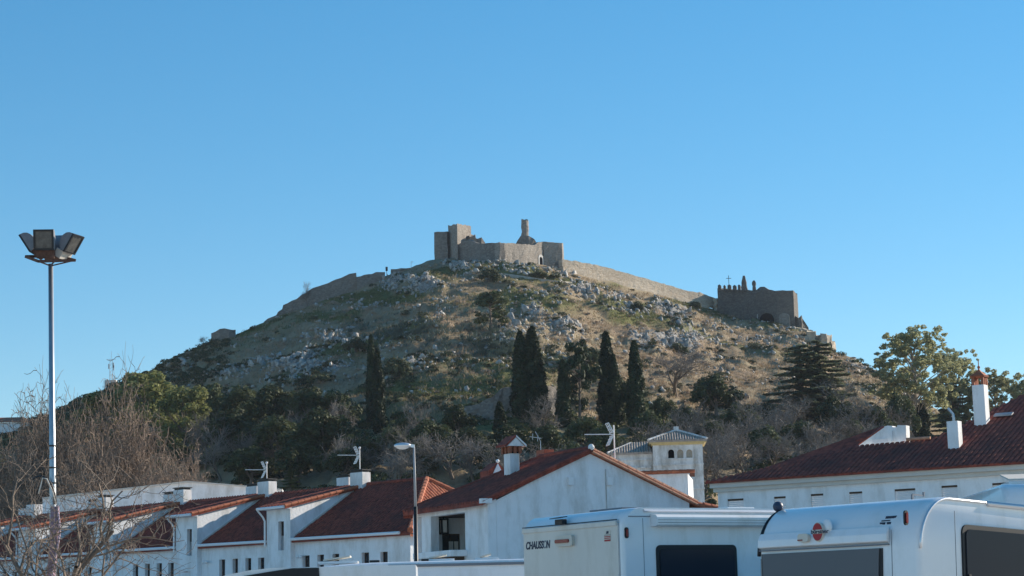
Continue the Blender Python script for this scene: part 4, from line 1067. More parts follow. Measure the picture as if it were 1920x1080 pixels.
def window(parent, h, t=.2, bars=1, fm=None):
    a, b, c, d = h; f = .05
    fr = MB().box(a, a + f, t, t + .06, c, d).box(b - f, b, t, t + .06, c, d).box(a + f, b - f, t, t + .06, d - f, d).box(a + f, b - f, t, t + .06, c, c + f)
    if bars: fr.box((a + b) / 2 - .02, (a + b) / 2 + .02, t + .005, t + .055, c + f, d - f)
    w_ = fr.build('window', fm or M['wood'], parent)
    MB().box(a + f, b - f, t + .02, t + .03, c + f, d - f).build('pane', M['glass'], w_)
    return w_
def px_hole(Fr, x0, x1, y0, y1, t=0):
    a = Fr.on_t(x0, y0, t); b = Fr.on_t(x1, y1, t); c = Fr.on_t((x0 + x1) / 2, y0, t); d = Fr.on_t((x0 + x1) / 2, y1, t)
    return (a[0], b[0], d[1], c[1])
def tv_antenna(Fr_, p, h, yaw, label, s=1.0, kind_='panel'):
    o = empty('tv_antenna', p, yaw, label=label, category='antenna', group='rooftop aerials')
    MB().tube([(0, 0, -.1), (0, 0, h)], .025, 6).build('mast', M['white_metal'], o)
    z = h - .35 * s; mb = MB()
    mb.bar((-1.15 * s, 0, z), (0, 0, z), .035)
    for k in range(9): mb.bar((-1.1 * s + k * .12 * s, -.13 * s, z), (-1.1 * s + k * .12 * s, .13 * s, z), .016)
    mb.build('boom', M['aluminium'], o)
    mb = MB()
    for sg, lean in ((1, .18), (-1, .18)):
        for y in (-.22, 0, .22): mb.bar((-.08 * s, y * s, z + sg * .06), (-(.08 + lean) * s, y * s, z + sg * .42 * s), .03)
        for k in range(4):
            f = .15 + .28 * k; mb.bar((-(.08 + lean * f) * s, -.24 * s, z + sg * .42 * s * f), (-(.08 + lean * f) * s, .24 * s, z + sg * .42 * s * f), .028)
    mb.build('reflector', M['aluminium'], o)
    if kind_ == 'panel': MB().sphere((0, 0, h + .02), .07, n=8, m=6).build('preamplifier', M['white_metal'], o)
    return o
def box_chimney(parent, x, y, z0, z1, wx, wy, cap=True, mat_=None):
    c = MB().box(x - wx / 2, x + wx / 2, y - wy / 2, y + wy / 2, z0, z1).build('chimney', mat_ or M['white'], parent, bevel=.02)
    if cap:
        MB().box(x - wx / 2 - .03, x + wx / 2 + .03, y - wy / 2 - .03, y + wy / 2 + .03, z1 + .10, z1 + .15).box(x - wx / 2 + .05, x + wx / 2 - .05, y - wy / 2 + .05, y + wy / 2 - .05, z1, z1 + .10).build('cap', M['black'], c)
    return c

# ---------------------------------------------------------------- terrace of white houses
RF = Frame(PZ(378, 1021, 5.6), R(43))
PIT = RF.on_t(553, 1011)[0]; WT = -RF.on_t(338, 1000)[0]; ZE = 5.6
TR, ZR = RF.on_s(503, 929, 0); ZT = RF.on_s(383, 963, 0)[1]
KL = (ZR - ZE) / TR; KU = (ZR - ZT) / (TR + .3)
SEND = RF.on_t(769, 1001)[0]
print('ROW', PIT, WT, TR, ZR, ZT, KL, KU, SEND)
wins2 = [(411, 422, 1049, 1078), (436, 446, 1047.5, 1075), (460, 471, 1046.5, 1072), (484, 495.5, 1045.5, 1068)]
wins3 = [(567, 580.5, 1041.5, 1063), (595, 607.5, 1040, 1062), (623, 636, 1038.5, 1060), (678, 692, 1036, 1054), (713, 727, 1034.5, 1054)]
UL = {-3: 'white terrace house at the left edge, behind leafless trees', -2: 'white terrace house behind the floodlight mast', -1: 'white terrace house mostly hidden by the nearest leafless tree', 0: 'white terrace house with slim tower left of the middle downpipe', 1: 'end terrace house with orange hip roof beside the street lamp'}
for k in range(-3, 2):
    x0 = PIT * k; last = (k == 1)
    fo = RF.world(x0 - WT, 0, 0)
    h = empty('terrace_house', RF.world(x0, 0, 0), -RF.psi, label=UL[k], category='house', group='terrace of white houses')
    x1 = (SEND - x0) if last else PIT - WT
    # lower wing
    src = wins3 if last else wins2
    sh = x0 if last else 0
    holes = []
    for w_ in src:
        a, b, c, d = px_hole(RF, *w_); holes.append((a - sh, b - sh, c - (.5 if not last else .2), d))
    holes = [q for q in holes if q[1] < x1 - .1]
    wall_holes(h, 0.0, x1, 0, ZE, holes, 0.0, .3)
    for q in holes: window(h, q, .2)
    depth = TR * 2
    zl = lambda s, t: ZE + KL * t if t <= TR else ZR - KL * (t - TR)
    if last:
        ax_, az_ = RF.on_t(800, 887, TR); apx = ax_ - x0
        tiled_roof(h, [(0.02, -.25), (x1 + .25, -.25), (apx, TR), (0.02, TR)], lambda s, t: ZE + KL * t + .06, 1, M['tile_shaded'], flip=True)
        kh = (ZR - ZE) / (x1 - apx)
        tiled_roof(h, [(x1 + .27, -.25), (x1 + .27, 2 * TR + .2), (apx, TR)], lambda s, t: ZE + kh * (x1 - s) + .06, 0, M['tile'], name='hip_roof')
        tiled_roof(h, [(0.02, TR + .01), (apx, TR + .01), (x1 + .25, 2 * TR + .2), (0.02, 2 * TR + .2)], lambda s, t: ZR - KL * (t - TR) + .06, 1, M['tile_shaded'], name='back_roof')
        ridge_tiles(h, (x1 + .3, -.28, ZE + .02), (apx, TR, ZR + .12), M['tile'], .14)
        ridge_tiles(h, (x1 + .3, 2 * TR + .2, ZE + .02), (apx, TR, ZR + .12), M['tile'], .13)
        ridge_tiles(h, (.5, TR, ZR + .1), (apx, TR, ZR + .12), M['tile_shaded'], .12)
        MB().box(x1 - .3, x1, .3, depth, 0, ZE).build('side_wall', M['white'], h)
    else:
        tiled_roof(h, [(0.02, -.25), (x1 - .02, -.25), (x1 - .02, TR), (0.02, TR)], lambda s, t: ZE + KL * t + .06, 1, M['tile_shaded'], flip=True)
        tiled_roof(h, [(0.02, TR + .01), (x1 - .02, TR + .01), (x1 - .02, depth), (0.02, depth)], lambda s, t: ZR - KL * (t - TR) + .06, 1, M['tile_shaded'], name='back_roof')
    MB().box(0, x1, depth - .3, depth, 0, ZE).build('back_wall', M['white'], h)
    MB().tube([(0.05, -.33, ZE - .06), (x1 - .05 if not last else x1 - .4, -.33, ZE - .09)], .075, 6).build('gutter', M['white_metal'], h)
    # tower
    tx0, tx1 = -WT, -.0
    hw = px_hole(RF, 350.5, 359.5, 992, 1042, -.3)
    if last:
        hw = px_hole(RF, 521.5, 532.5, 977.5, 1032, -.3); hw = (hw[0] - x0, hw[1] - x0, hw[2], hw[3])
    wall_holes(h, tx0, tx1, 0, ZT, [hw], -.3, .3, name='tower_wall')
    window(h, (hw[0], hw[1], hw[2] + .75, hw[3]), -.08, 0)
    MB().box(hw[0] + .01, hw[1] - .01, -.1, -.05, hw[2], hw[2] + .74).build('railing_panel', M['metal'], h)
    MB().prism([(tx1 - .25, .0, 0), (tx1 - .25, .0, ZT + KU * .3), (tx1 - .25, TR, ZR), (tx1 - .25, 2 * TR, ZE), (tx1 - .25, 2 * TR, 0)], (.25, 0, 0)).build('side_wall', M['white'], h)
    MB().prism([(tx0, .0, 0), (tx0, .0, ZT + KU * .3), (tx0, TR, ZR), (tx0, 2 * TR, ZE), (tx0, 2 * TR, 0)], (.25, 0, 0)).build('side_wall', M['white'], h)
    tiled_roof(h, [(tx0 - .12, -.75), (.14, -.75), (.14, TR), (tx0 - .12, TR)], lambda s, t: ZT + KU * (t + .3) + .07, 1, M['tile_shaded'], name='tower_roof', flip=True)
    tiled_roof(h, [(tx0 - .12, TR + .01), (.14, TR + .01), (.14, depth), (tx0 - .12, depth)], lambda s, t: ZR - KL * (t - TR) + .075, 1, M['tile_shaded'], name='tower_back_roof')
    ridge_tiles(h, (.13, -.78, ZT - .02), (.13, TR - .2, ZR + .04), M['tile'], .085)
    MB().box(tx0 - .1, .1, -.72, -.3, ZT - .16, ZT - .06).build('eave_slab', M['white'], h)
    MB().tube([(tx0 - .15, -.82, ZT - .1), (.12, -.82, ZT - .08)], .075, 6).build('tower_gutter', M['white_metal'], h)
    MB().tube([(tx0 - .14, -.8, ZT - .15), (tx0 - .12, -.45, ZT - .5), (tx0 - .08, -.36, ZT - .7), (tx0 - .08, -.36, ZE - .35)], .05, 6).build('downpipe', M['white_metal'], h)
    MB().bar((.02, .02, ZE + .16), (.02, TR - .1, ZE + KL * (TR - .1) + .16), .06, .10).build('flashing', M['trim'], h)
    fl_ = MB().tube([(.55, 0, ZE - .95), (.55, -.18, ZE - .95)], .03).sphere((.45, -.22, ZE - .95), .09).sphere((.68, -.22, ZE - .95), .09).build('wall_lamp', M['white_metal'], h)
    cz = ZR + .75
    box_chimney(h, .02, TR - .1, ZR - .6, cz, .95, .6)
    box_chimney(h, -1.55, TR + .35, ZR - .6, cz - .15, .95, .6)

for px, py, ph, lab, Y in ((516, 905, 868, 'aerial on the chimney of the middle terrace house', 0), (694, 884, 840, 'aerial on the chimney of the end terrace house', 0)):
    k = 0 if px < 600 else 1
    p = RF.world(PIT * k + .0, TR - .1, ZR + .9)
    tv_antenna(None, p, PY(px, ph, p.y).z - p.z, R(20), lab, 1.05)

# ---------------------------------------------------------------- long white hall behind the terrace
WH = empty('white_hall', PY(350, 960, 136), label='long low white gabled hall behind the terrace', category='building')
pts = [PY(a, b, 136) for a, b in ((80, 935), (200, 921), (352, 904), (420, 909), (530, 919))]
w0 = WH.location
poly = [Vector((pts[0].x, pts[0].y, 0))] + pts + [Vector((pts[-1].x, pts[-1].y, 0))]
MB().prism([p - w0 for p in poly], (0, .4, 0)).build('wall', M['white'], WH)
MB().prism([pts[0] - w0 + Vector((0, .4, -.1)), pts[2] - w0 + Vector((0, .4, -.1)), pts[4] - w0 + Vector((0, .4, -.1)), pts[4] - w0 + Vector((0, .4, -1)), pts[0] - w0 + Vector((0, .4, -1))], (0, 14, 0)).build('roof', M['tile_grey'], WH)
mb = MB()
for a, b in zip(pts[:-1], pts[1:]): mb.bar(a - w0 + Vector((0, -.05, .02)), b - w0 + Vector((0, -.05, .02)), .25, .1)
mb.build('coping', M['trim'], WH)

# ---------------------------------------------------------------- gabled house with balcony
GF = Frame(PZ(914, 938, 5.8), R(63))
SL = GF.on_t(774, 951)[0]; TW, _z = GF.on_s(1292, 935, 0); ZA = GF.on_s(1100, 847, 0)[1]; ZG = 5.8; TH = TW / 2
KG = (ZA - ZG) / TH
print('GABLE', SL, TW, ZA, _z, KG)
gh = GF.root('gabled_house', label='white gabled house with recessed balcony behind the caravans', category='house')
op1 = px_hole(GF, 777.5, 792, 969, 1070); op2 = px_hole(GF, 807.5, 873, 964.5, 1034)
wall_holes(gh, SL, 0, 0, ZG, [(op1[0], op1[1], 2.2, op1[3]), op2], 0, .35, M['white'], name='front_wall')
RD = 3.2; SW = op2[0] - .55
TURN = Matrix(((0, -1, 0, SW), (1, 0, 0, 0), (0, 0, 1, 0), (0, 0, 0, 1)))
(wt0, wz1), (wt1, wz0) = GF.on_s(829, 1001, SW), GF.on_s(864, 1034, SW)
win = (wt0, wt1, op2[2] + .01, wz1)
print('BALC', op2, win, SW)
RD = max(RD, wt1 + .25)
ew = wall_holes(gh, .36, RD, op2[2] - .3, ZG - .36, [win], 0, .25, M['white'], name='balcony_end_wall')
wd_ = window(gh, win, .1, 1)
cu_ = MB().box(win[0] + (win[1] - win[0]) * .40, win[0] + (win[1] - win[0]) * .64, .08, .095, win[2] + .06, win[3] - .3).box(win[0] + (win[1] - win[0]) * .70, win[1] - .07, .08, .095, win[2] + .06, win[3] - .3).build('curtain', M['curtain'], wd_)
for o_ in {ew, wd_, *wd_.children}: o_.data.transform(TURN)
MB().box(SW, op2[1] + .3, RD, RD + .2, op2[2] - .3, ZG - .36).build('balcony_back_wall', M['white'], gh)
MB().box(op2[1], op2[1] + .02, .36, RD - .002, op2[2] - .2, ZG - .36).build('balcony_side_wall', M['white'], gh)
MB().box(SW + .01, op2[1] + .3, .36, RD - .01, ZG - .355, ZG - .25).build('balcony_ceiling', M['wood'], gh)
MB().box(op2[0] - .25, op2[1] + .15, -.7, -.003, op2[2] - .24, op2[2]).build('balcony_slab', M['white'], gh, bevel=.03)
MB().box(SW + .01, op2[1] - .002, .36, RD - .01, op2[2] - .2, op2[2] - .001).build('balcony_floor', M['trim'], gh)
MB().box(op2[0] + .6, op2[1] - .1, -.4, -.02, op2[2] - .45, op2[2] - .25).build('balcony_bracket', M['wood'], gh)
lq = GF.on_s(831.5, 987, op2[0] - .15); lp = (op2[0] - .15, lq[1]); LT = lq[0]
ln = MB()
for i, j in ((-.13, -.13), (.13, -.13), (.13, .13), (-.13, .13)): ln.bar((lp[0] + i, LT + j, lp[1] - .28), (lp[0] + i, LT + j, lp[1] + .28), .05)
ln.box(lp[0] - .16, lp[0] + .16, LT - .16, LT + .16, lp[1] + .25, lp[1] + .31).box(lp[0] - .16, lp[0] + .16, LT - .16, LT + .16, lp[1] - .31, lp[1] - .25).bar((lp[0], LT, lp[1] + .3), (lp[0], LT, ZG - .34), .025)
lo_ = GF.root('lantern', label='black hanging lantern in the balcony recess', category='lantern')
ln.build('frame', M['black'], lo_); MB().box(lp[0] - .1, lp[0] + .1, LT - .1, LT + .1, lp[1] - .24, lp[1] + .24).build('glass', M['curtain'], lo_)
xb = SW - .58
MB().box(xb, xb + .3, .36, TW - .3, 0, ZG).build('side_wall', M['white'], gh)
MB().box(xb + .3, -.01, TW - .3, TW, 0, ZG).build('back_wall', M['white'], gh)
MB().box(SL, SL + .25, TW - .3, TW, 0, ZG).build('porch_pillar', M['white'], gh)
# gable wall with the shed corner
MB().prism([(-.3, .36, 0), (-.3, .36, ZG), (-.3, TH, ZA), (-.3, TW, ZG), (-.3, TW, 0)], (.3, 0, 0)).build('gable_wall', M['white'], gh)
MB().prism([(-.3, 0.0, ZG + .002), (-.3, .355, ZG + .002), (-.3, .355, ZG + KG * .355)], (.3, 0, 0)).build('gable_corner', M['white'], gh)
ax_ = GF.on_t(1012, 852, TH)[0]
ov = .3
zf1 = lambda s, t: ZG + KG * t + .07
tiled_roof(gh, [(SL - ov, -ov), (.16, -ov), (.16, TH), (ax_, TH)], zf1, 1, M['tile_shaded'], flip=True)
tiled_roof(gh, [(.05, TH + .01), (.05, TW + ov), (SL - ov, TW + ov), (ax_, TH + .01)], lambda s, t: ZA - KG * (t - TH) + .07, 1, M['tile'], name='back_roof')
kh = (ZA - ZG) / (ax_ - SL)
tiled_roof(gh, [(SL - ov - .01, -ov), (ax_ - .01, TH), (SL - ov - .01, TW + ov)], lambda s, t: ZG + kh * (s - SL) + .06, 0, M['tile_shaded'], name='hip_roof', flip=True)
ridge_tiles(gh, (SL - ov, -ov, ZG - KG * ov + .1), (ax_, TH, ZA + .1), M['tile_shaded'], .11)
ridge_tiles(gh, (ax_, TH, ZA + .12), (.16, TH, ZA + .12), M['tile_shaded'], .12)
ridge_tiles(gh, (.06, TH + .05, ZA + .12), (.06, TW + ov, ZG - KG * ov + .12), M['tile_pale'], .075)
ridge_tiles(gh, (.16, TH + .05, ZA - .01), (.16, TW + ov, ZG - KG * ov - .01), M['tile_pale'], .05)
ridge_tiles(gh, (.12, -ov, ZG - KG * ov + .08), (.12, TH, ZA + .08), M['tile_shaded'], .08)
MB().sphere((.15, TH, ZA + .16), .13).build('ridge_end', M['white'], gh)
MB().box(-.02, .2, -.34, .1, ZG - .12, ZG + .06).build('eave_end', M['white'], gh)
for px in (1068, 1141):
    t_, z_ = GF.on_s(px, 903, 0)
    MB().box(.0, .14, t_ - .11, t_ + .11, z_ - .14, z_ + .16).build('vent_box', M['white_metal'], gh)
t_, z_ = GF.on_s(1135, 880, 0)
MB().box(0.0, .03, t_ - .02, t_ + .02, 1, z_).build('render_joint', M['white2'], gh)
# right lean-to
t0_, z0_ = GF.on_s(1286, 938, .0); p2 = GF.on_s(1356, 951, .0)
wing = MB().prism([(-4, TW + .01, 0), (-4, TW + .01, z0_ - .3), (-4, p2[0], p2[1] - .2), (-4, p2[0], 0)], (3.9, 0, 0)).build('lean_to_wall', M['white'], gh)
tiled_roof(gh, [(-4, TW + .31), (.2, TW + .31), (.2, p2[0] + .2), (-4, p2[0] + .2)], lambda s, t: z0_ - .05 + (p2[1] - z0_) / (p2[0] - t0_) * (t - t0_), 1, M['tile'], name='lean_to_roof')
# main chimney with brick hood
b_ = GF.on_roof(960, 893, ZG, KG); tp_ = GF.on_t(958, 851, b_[1])[1]
c1 = box_chimney(gh, b_[0], b_[1], b_[2] - .8, tp_, .55, .42, cap=False)
x_, y_ = b_[0], b_[1]; hb = GF.on_t(958, 838, b_[1])[1]; ht = GF.on_t(958, 822, b_[1])[1]
hood = MB()
for i in (-.28, 0.0, .28):
    for j in (-.22, .22): hood.box(x_ + i - .07, x_ + i + .07, y_ + j - .06, y_ + j + .06, tp_ + .002, hb)
for i in (-.28, .28): hood.box(x_ + i - .06, x_ + i + .06, y_ - .06, y_ + .06, tp_ + .002, hb)
hood.build('brick_hood', M['brick'], c1)
MB().box(x_ - .3, x_ + .3, y_ - .24, y_ + .24, tp_ + .002, tp_ + .06).build('hood_base', M['dark'], c1)  # black slab painted as the shade inside the hood
MB().prism([(x_ - .42, y_ - .38, hb + .003), (x_ - .42, y_ + .38, hb + .003), (x_ - .42, y_, ht)], (.84, 0, 0)).build('hood_gable', M['white'], c1)
MB().prism([(x_ - .45, y_ - .46, hb - .02), (x_ - .45, y_, ht + .03), (x_ - .45, y_, ht + .1), (x_ - .45, y_ - .46, hb + .06)], (.9, 0, 0)).build('hood_roof', M['tile_shaded'], c1)
MB().prism([(x_ - .45, y_ + .46, hb - .02), (x_ - .45, y_ + .005, ht + .03), (x_ - .45, y_ + .005, ht + .1), (x_ - .45, y_ + .46, hb + .06)], (.9, 0, 0)).build('hood_roof', M['white_metal'], c1)  # far slope made white: its sunlit brightness is put into the colour
# small pediment chimney further back and brick stump
tq_ = TH + 1.2; a0 = GF.on_t(908, 893, tq_); a1 = GF.on_t(935, 888, tq_); a2 = GF.on_t(922, 869, tq_); zz0, zz1 = a1[1] - 1.0, a2[1]; xm = a1[0] - .25
MB().prism([(xm - .75, tq_ - .42, zz0), (xm - .75, tq_ - .42, zz1 - .35), (xm - .75, tq_, zz1), (xm - .75, tq_ + .42, zz1 - .35), (xm - .75, tq_ + .42, zz0)], (.9, 0, 0)).build('roof_pediment', M['tile_shaded'], gh)
MB().prism([(xm + .152, tq_ - .3, zz1 - .62), (xm + .152, tq_ + .3, zz1 - .62), (xm + .152, tq_, zz1 - .05)], (.06, 0, 0)).sphere((xm + .18, tq_, zz1 + .06), .08).build('pediment_face', M['white'], gh)
d_ = GF.on_t(1022, 846, TH + .6)
box_chimney(gh, d_[0], TH + .6, ZA - .5, d_[1] + .05, .7, .45, False, M['brick'])
p = GF.world(-1.2, TH + 1.5, ZA - .6); q = PY(1153, 866, p.y)
an = GF.on_s(1153, 868, -1.0)
p = GF.world(-1.0, an[0], an[1] - .2)
tv_antenna(None, p, PY(1152, 797, p.y).z - p.z, R(12), 'tall aerial above the right slope of the gabled house', 1.05, 'yagi')
sp = PY(1014, 846, 98); an2 = empty('tv_antenna', (sp.x, sp.y, sp.z - .5), label='small aerial above the brick chimney stump', category='antenna', group='rooftop aerials')
MB().tube([(0, 0, -3), (0, 0, 1.0), (-.25, 0, 1.5)], .02, 5).bar((-.55, 0, 1.25), (.05, 0, 1.15), .03).bar((-.4, 0, 1.1), (-.38, 0, 1.4), .03).bar((-.15, 0, 1.0), (-.13, 0, 1.3), .03).build('mast', M['metal'], an2)

# ---------------------------------------------------------------- small white cottage and the belfry house behind it
CF = Frame(PY(1290, 900, 100), R(8))
cz_ = CF.on_t(1245, 890)[1]; cx0 = CF.on_t(1150, 900)[0]
ct = CF.root('white_cottage', label='plain white cottage wall with tiled edge left of the belfry', category='house')
MB().box(cx0, 0, 0, 5, 0, cz_).build('wall', M['white'], ct)
MB().prism([(cx0 - .1, -.15, cz_ + .02), (.1, -.15, cz_ + .02), (.1, 5, cz_ + .5), (cx0 - .1, 5, cz_ + .5)], (0, 0, .08)).build('roof', M['tile'], ct)
mb = MB(); n = int(-cx0 / .38)
for i in range(n + 1): mb.tube([(cx0 + i * .38, -.1, cz_ + .14), (cx0 + i * .38 + .42, -.1, cz_ + .13)], [.10, .085], 6)
mb.build('edge_tiles', M['tile'], ct, kind='stuff')

BF = Frame(PY(1226, 900, 150), R(3))
def bz(py, px=1270): return BF.on_t(px, py)[1]
bw_ = BF.on_t(1319, 880)[0]
bh = BF.root('belfry_house', label='old whitewashed house with square arched lookout tower and grey pyramid roof', category='house')
z_top, z_str, z_str2 = bz(834), bz(871), bz(917)
holes = []
for c, dark in ((1258.5, 1), (1275.5, 0), (1292.5, 0)):
    a = px_hole(BF, c - 6, c + 6, 842.5, 859); holes.append(a)
hw = px_hole(BF, 1293, 1303, 883.5, 894)
wall_holes(bh, 0, bw_, 0, z_top, holes + [hw], 0, .35, M['white2'], name='tower_wall')
for i, a in enumerate(holes):
    cx_ = (a[0] + a[1]) / 2; r_ = (a[1] - a[0]) / 2
    MB().box(a[0] - .02, a[1] + .02, .22 if i == 0 else .1, .3 if i == 0 else .14, a[2] - .02, a[3]).build('arch_infill', M['dark'] if i == 0 else M['brick'] if False else M['cliff'], bh)
    sp_ = MB()
    for sg in (-1, 1):
        pl = [(cx_ + sg * r_, .001, a[3])] + [(cx_ + sg * r_ * math.cos(q * math.pi / 10), .001, a[3] - r_ + r_ * math.sin(q * math.pi / 10)) for q in range(0, 6)]
        sp_.prism(pl, (0, .09, 0))
    sp_.build('arch_spandrel', M['white2'], bh)
MB().box(hw[0], hw[1], .15, .2, hw[2], hw[3]).build('shutter', M['brick'], bh)
MB().box(0, .3, .36, bw_, 0, z_top).box(bw_ - .3, bw_, .36, bw_, 0, z_top).box(.3, bw_ - .3, bw_ - .3, bw_, 0, z_top).build('tower_side_wall', M['white2'], bh)
zc = bz(828)
MB().prism([(-.1, -.1, z_top + .003), (bw_ + .1, -.1, z_top + .003), (bw_ + .1, bw_ + .1, z_top + .003), (-.1, bw_ + .1, z_top + .003)], (0, 0, (zc - z_top) * .5)).box(-.28, bw_ + .28, -.28, bw_ + .28, z_top + (zc - z_top) * .5 + .004, zc).build('cornice', M['cream'], bh)
for zz in (z_str, z_str2): MB().box(-.05, bw_ + .05, -.08, -.002, zz - .06, zz + .06).build('string_course', M['white2'], bh)
MB().box(.8, bw_ - .4, -.05, -.002, bz(861.5), bz(859)).build('sill', M['white2'], bh)
az_ = bz(806, 1266); hc = bw_ / 2; k_ = (az_ - zc) / (hc + .35)
e0, e1 = -.35, bw_ + .35
tiled_roof(bh, [(e0, e0), (e1, e0), (hc, hc)], lambda s, t: zc + .1 + k_ * (t - e0), 1, M['tile_grey'], pitch=.2, name='roof', flip=True)
tiled_roof(bh, [(e1, e0), (e1, e1), (hc, hc)], lambda s, t: zc + .1 + k_ * (e1 - s), 0, M['tile_grey'], pitch=.2, name='roof')
tiled_roof(bh, [(e0, e0), (hc, hc), (e0, e1)], lambda s, t: zc + .1 + k_ * (s - e0), 0, M['tile_grey'], pitch=.2, name='roof', flip=True)
tiled_roof(bh, [(e0, e1), (hc, hc), (e1, e1)], lambda s, t: zc + .1 + k_ * (e1 - t), 1, M['tile_grey'], pitch=.2, name='roof')
for cx_, cy_ in ((e0, e0), (e1, e0), (e1, e1)): ridge_tiles(bh, (cx_, cy_, zc + .16), (hc, hc, az_ + .16), M['white2'], .09)
MB().box(hc - .2, hc + .2, hc - .2, hc + .2, az_ - .1, az_ + .42).build('finial', M['white2'], bh)
# left wing of the belfry house
wz = BF.on_t(1190, 850)[1]; wx0 = BF.on_t(1146, 870)[0]
MB().box(wx0, -.01, .5, 5.5, 0, wz).build('wing_wall', M['white2'], bh)
za_ = BF.on_t(1183, 834, 3.0)[1]; ka = (za_ - wz) / 2.6; xa = BF.on_t(1183, 834, 3.0)[0]
tiled_roof(bh, [(wx0 - .25, .25), (-.02, .25), (-.02, 3.0), (xa, 3.0)], lambda s, t: wz + .08 + ka * (t - .25), 1, M['tile_grey'], pitch=.2, name='wing_roof', flip=True)
kb = (za_ - wz) / (xa - wx0)
tiled_roof(bh, [(wx0 - .26, .25), (xa, 3.0), (wx0 - .26, 5.6)], lambda s, t: wz + .08 + kb * (s - wx0), 0, M['tile_grey'], pitch=.2, name='wing_roof', flip=True)
tiled_roof(bh, [(wx0 - .25, 5.6), (xa, 3.01), (-.02, 3.01), (-.02, 5.6)], lambda s, t: wz + .08 + ka * (5.75 - t), 1, M['tile_grey'], pitch=.2, name='wing_roof')
ridge_tiles(bh, (wx0 - .25, .25, wz + .12), (xa, 3.0, za_ + .14), M['white2'], .08)
for zz in (BF.on_t(1190, 861)[1], BF.on_t(1190, 876)[1]): MB().box(wx0 - .04, -.02, .4, .498, zz - .06, zz + .06).build('string_course', M['white2'], bh)

# ---------------------------------------------------------------- large house at right
HF = Frame(PZ(1345, 906, 6.3), R(33))
SR = HF.on_t(2050, 862)[0]; ZH = 6.3; KH = math.tan(R(23))
bg_ = HF.root('large_house', label='large white house with dark red roof and tall chimneys at right', category='house')
wl = [(1364, 1394, 936), (1451, 1473, 931.5), (1520, 1543.5, 926.5), (1592, 1616.5, 922.5), (1677, 1716, 917.5), (1765, 1795, 911), (1860, 1890, 906)]
holes = []
for a, b, c in wl:
    s0_, zt_ = HF.on_t(a, c); s1_, _ = HF.on_t(b, c); holes.append((s0_, s1_, zt_ - 1.5, zt_))
wall_holes(bg_, 0, SR, 0, ZH - .05, holes, 0, .35, M['white'])
M['shutter'] = mat('closed_roller_shutter', (0.70, 0.70, 0.71), .6, .03, 4)
for q in holes:
    sh_ = MB()
    n = int((q[3] - q[2]) / .07)
    for i in range(n): sh_.box(q[0], q[1], .05 + .004 * (i % 2), .09, q[2] + i * .07, q[2] + i * .07 + .066)
    sh_.build('shutter', M['shutter'], bg_)
    MB().box(q[0], q[1], .02, .12, q[3] - .07, q[3]).build('shutter_box', M['wood'], bg_)
MB().box(-.12, SR, -.14, -.002, ZH - .35, ZH - .2).box(-.2, SR, -.26, -.002, ZH - .198, ZH - .02).build('cornice', M['trim'], bg_)
MB().box(0, .35, .36, 12, 0, ZH - .05).build('side_wall', M['white'], bg_)
MB().box(SR - .35, SR, .36, 12, 0, ZH - .05).build('side_wall', M['white'], bg_)
zfh = lambda s, t: ZH + KH * (t + .35) + .05
def rp(px, py):
    a = HF.on_roof(px, py, ZH + KH * .35 + .05, KH); return (a[0], a[1])
poly = [(-.35, -.35), (SR, -.35), rp(2050, 700), rp(1920, 739), rp(1840, 779), rp(1745, 825), rp(1700, 829), rp(1606, 836.5), rp(1480, 868)]
print('BIG', SR, poly)
tiled_roof(bg_, poly, zfh, 1, M['tile_shaded'], pitch=.2, flip=True, hump=.3, thick=.08)
# wing with white end wall, rising behind the front slope
w1 = Frame(HF.world(*rp(1606, 836.5), 0), R(33)); 
tq = rp(1606, 836.5); zq = zfh(*tq)
def wp(px, py, t): a = HF.on_t(px, py, t); return (a[0], t, a[1])
tb = tq[1] + .25
wall_pts = [wp(1600, 842, tb), wp(1658, 799.5, tb), wp(1664, 798, tb), wp(1672, 798.5, tb), wp(1674, 801, tb), wp(1681, 801, tb), wp(1683, 797, tb), wp(1698.5, 797.5, tb), wp(1700, 835, tb)]
MB().prism(wall_pts, (0, .35, 0)).build('parapet_wall', M['white'], bg_)
lw1, lw2 = wp(1657, 799, tb - .02), wp(1598, 840, tb - .02)
MB().prism([wp(1345, 909, 1.0), wp(1480, 862, tb + .8), wp(1655, 798, tb + 1.2), wp(1657.5, 799, tb - .03), wp(1604, 837, tb - .03), wp(1560, 850, tb - .6)], (0, .12, -.14)).build('rear_roof', M['tile_shaded'], bg_)
a_ = wp(1636, 832, tb - .02); b2_ = wp(1664, 824, tb - .02)
MB().box(a_[0], b2_[0], tb - .03, tb - .003, a_[2] - .3, b2_[2] + .05).build('grey_panel', M['shutter'], bg_)
MB().box(wp(1673, 815, tb)[0] - .03, wp(1673, 815, tb)[0] + .03, tb - .06, tb - .003, wp(1673, 828, tb)[2], wp(1673, 808, tb)[2]).build('pipe', M['white_metal'], bg_)
mb = MB(); a, b = Vector((*rp(1700, 829), 0)), Vector((*rp(1742, 826), 0)); a.z = zfh(a.x, a.y) + .1; b.z = zfh(b.x, b.y) + .1
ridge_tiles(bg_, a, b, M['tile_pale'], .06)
M['greyroof'] = mat('dull_zinc', (0.30, 0.31, 0.33), .6)
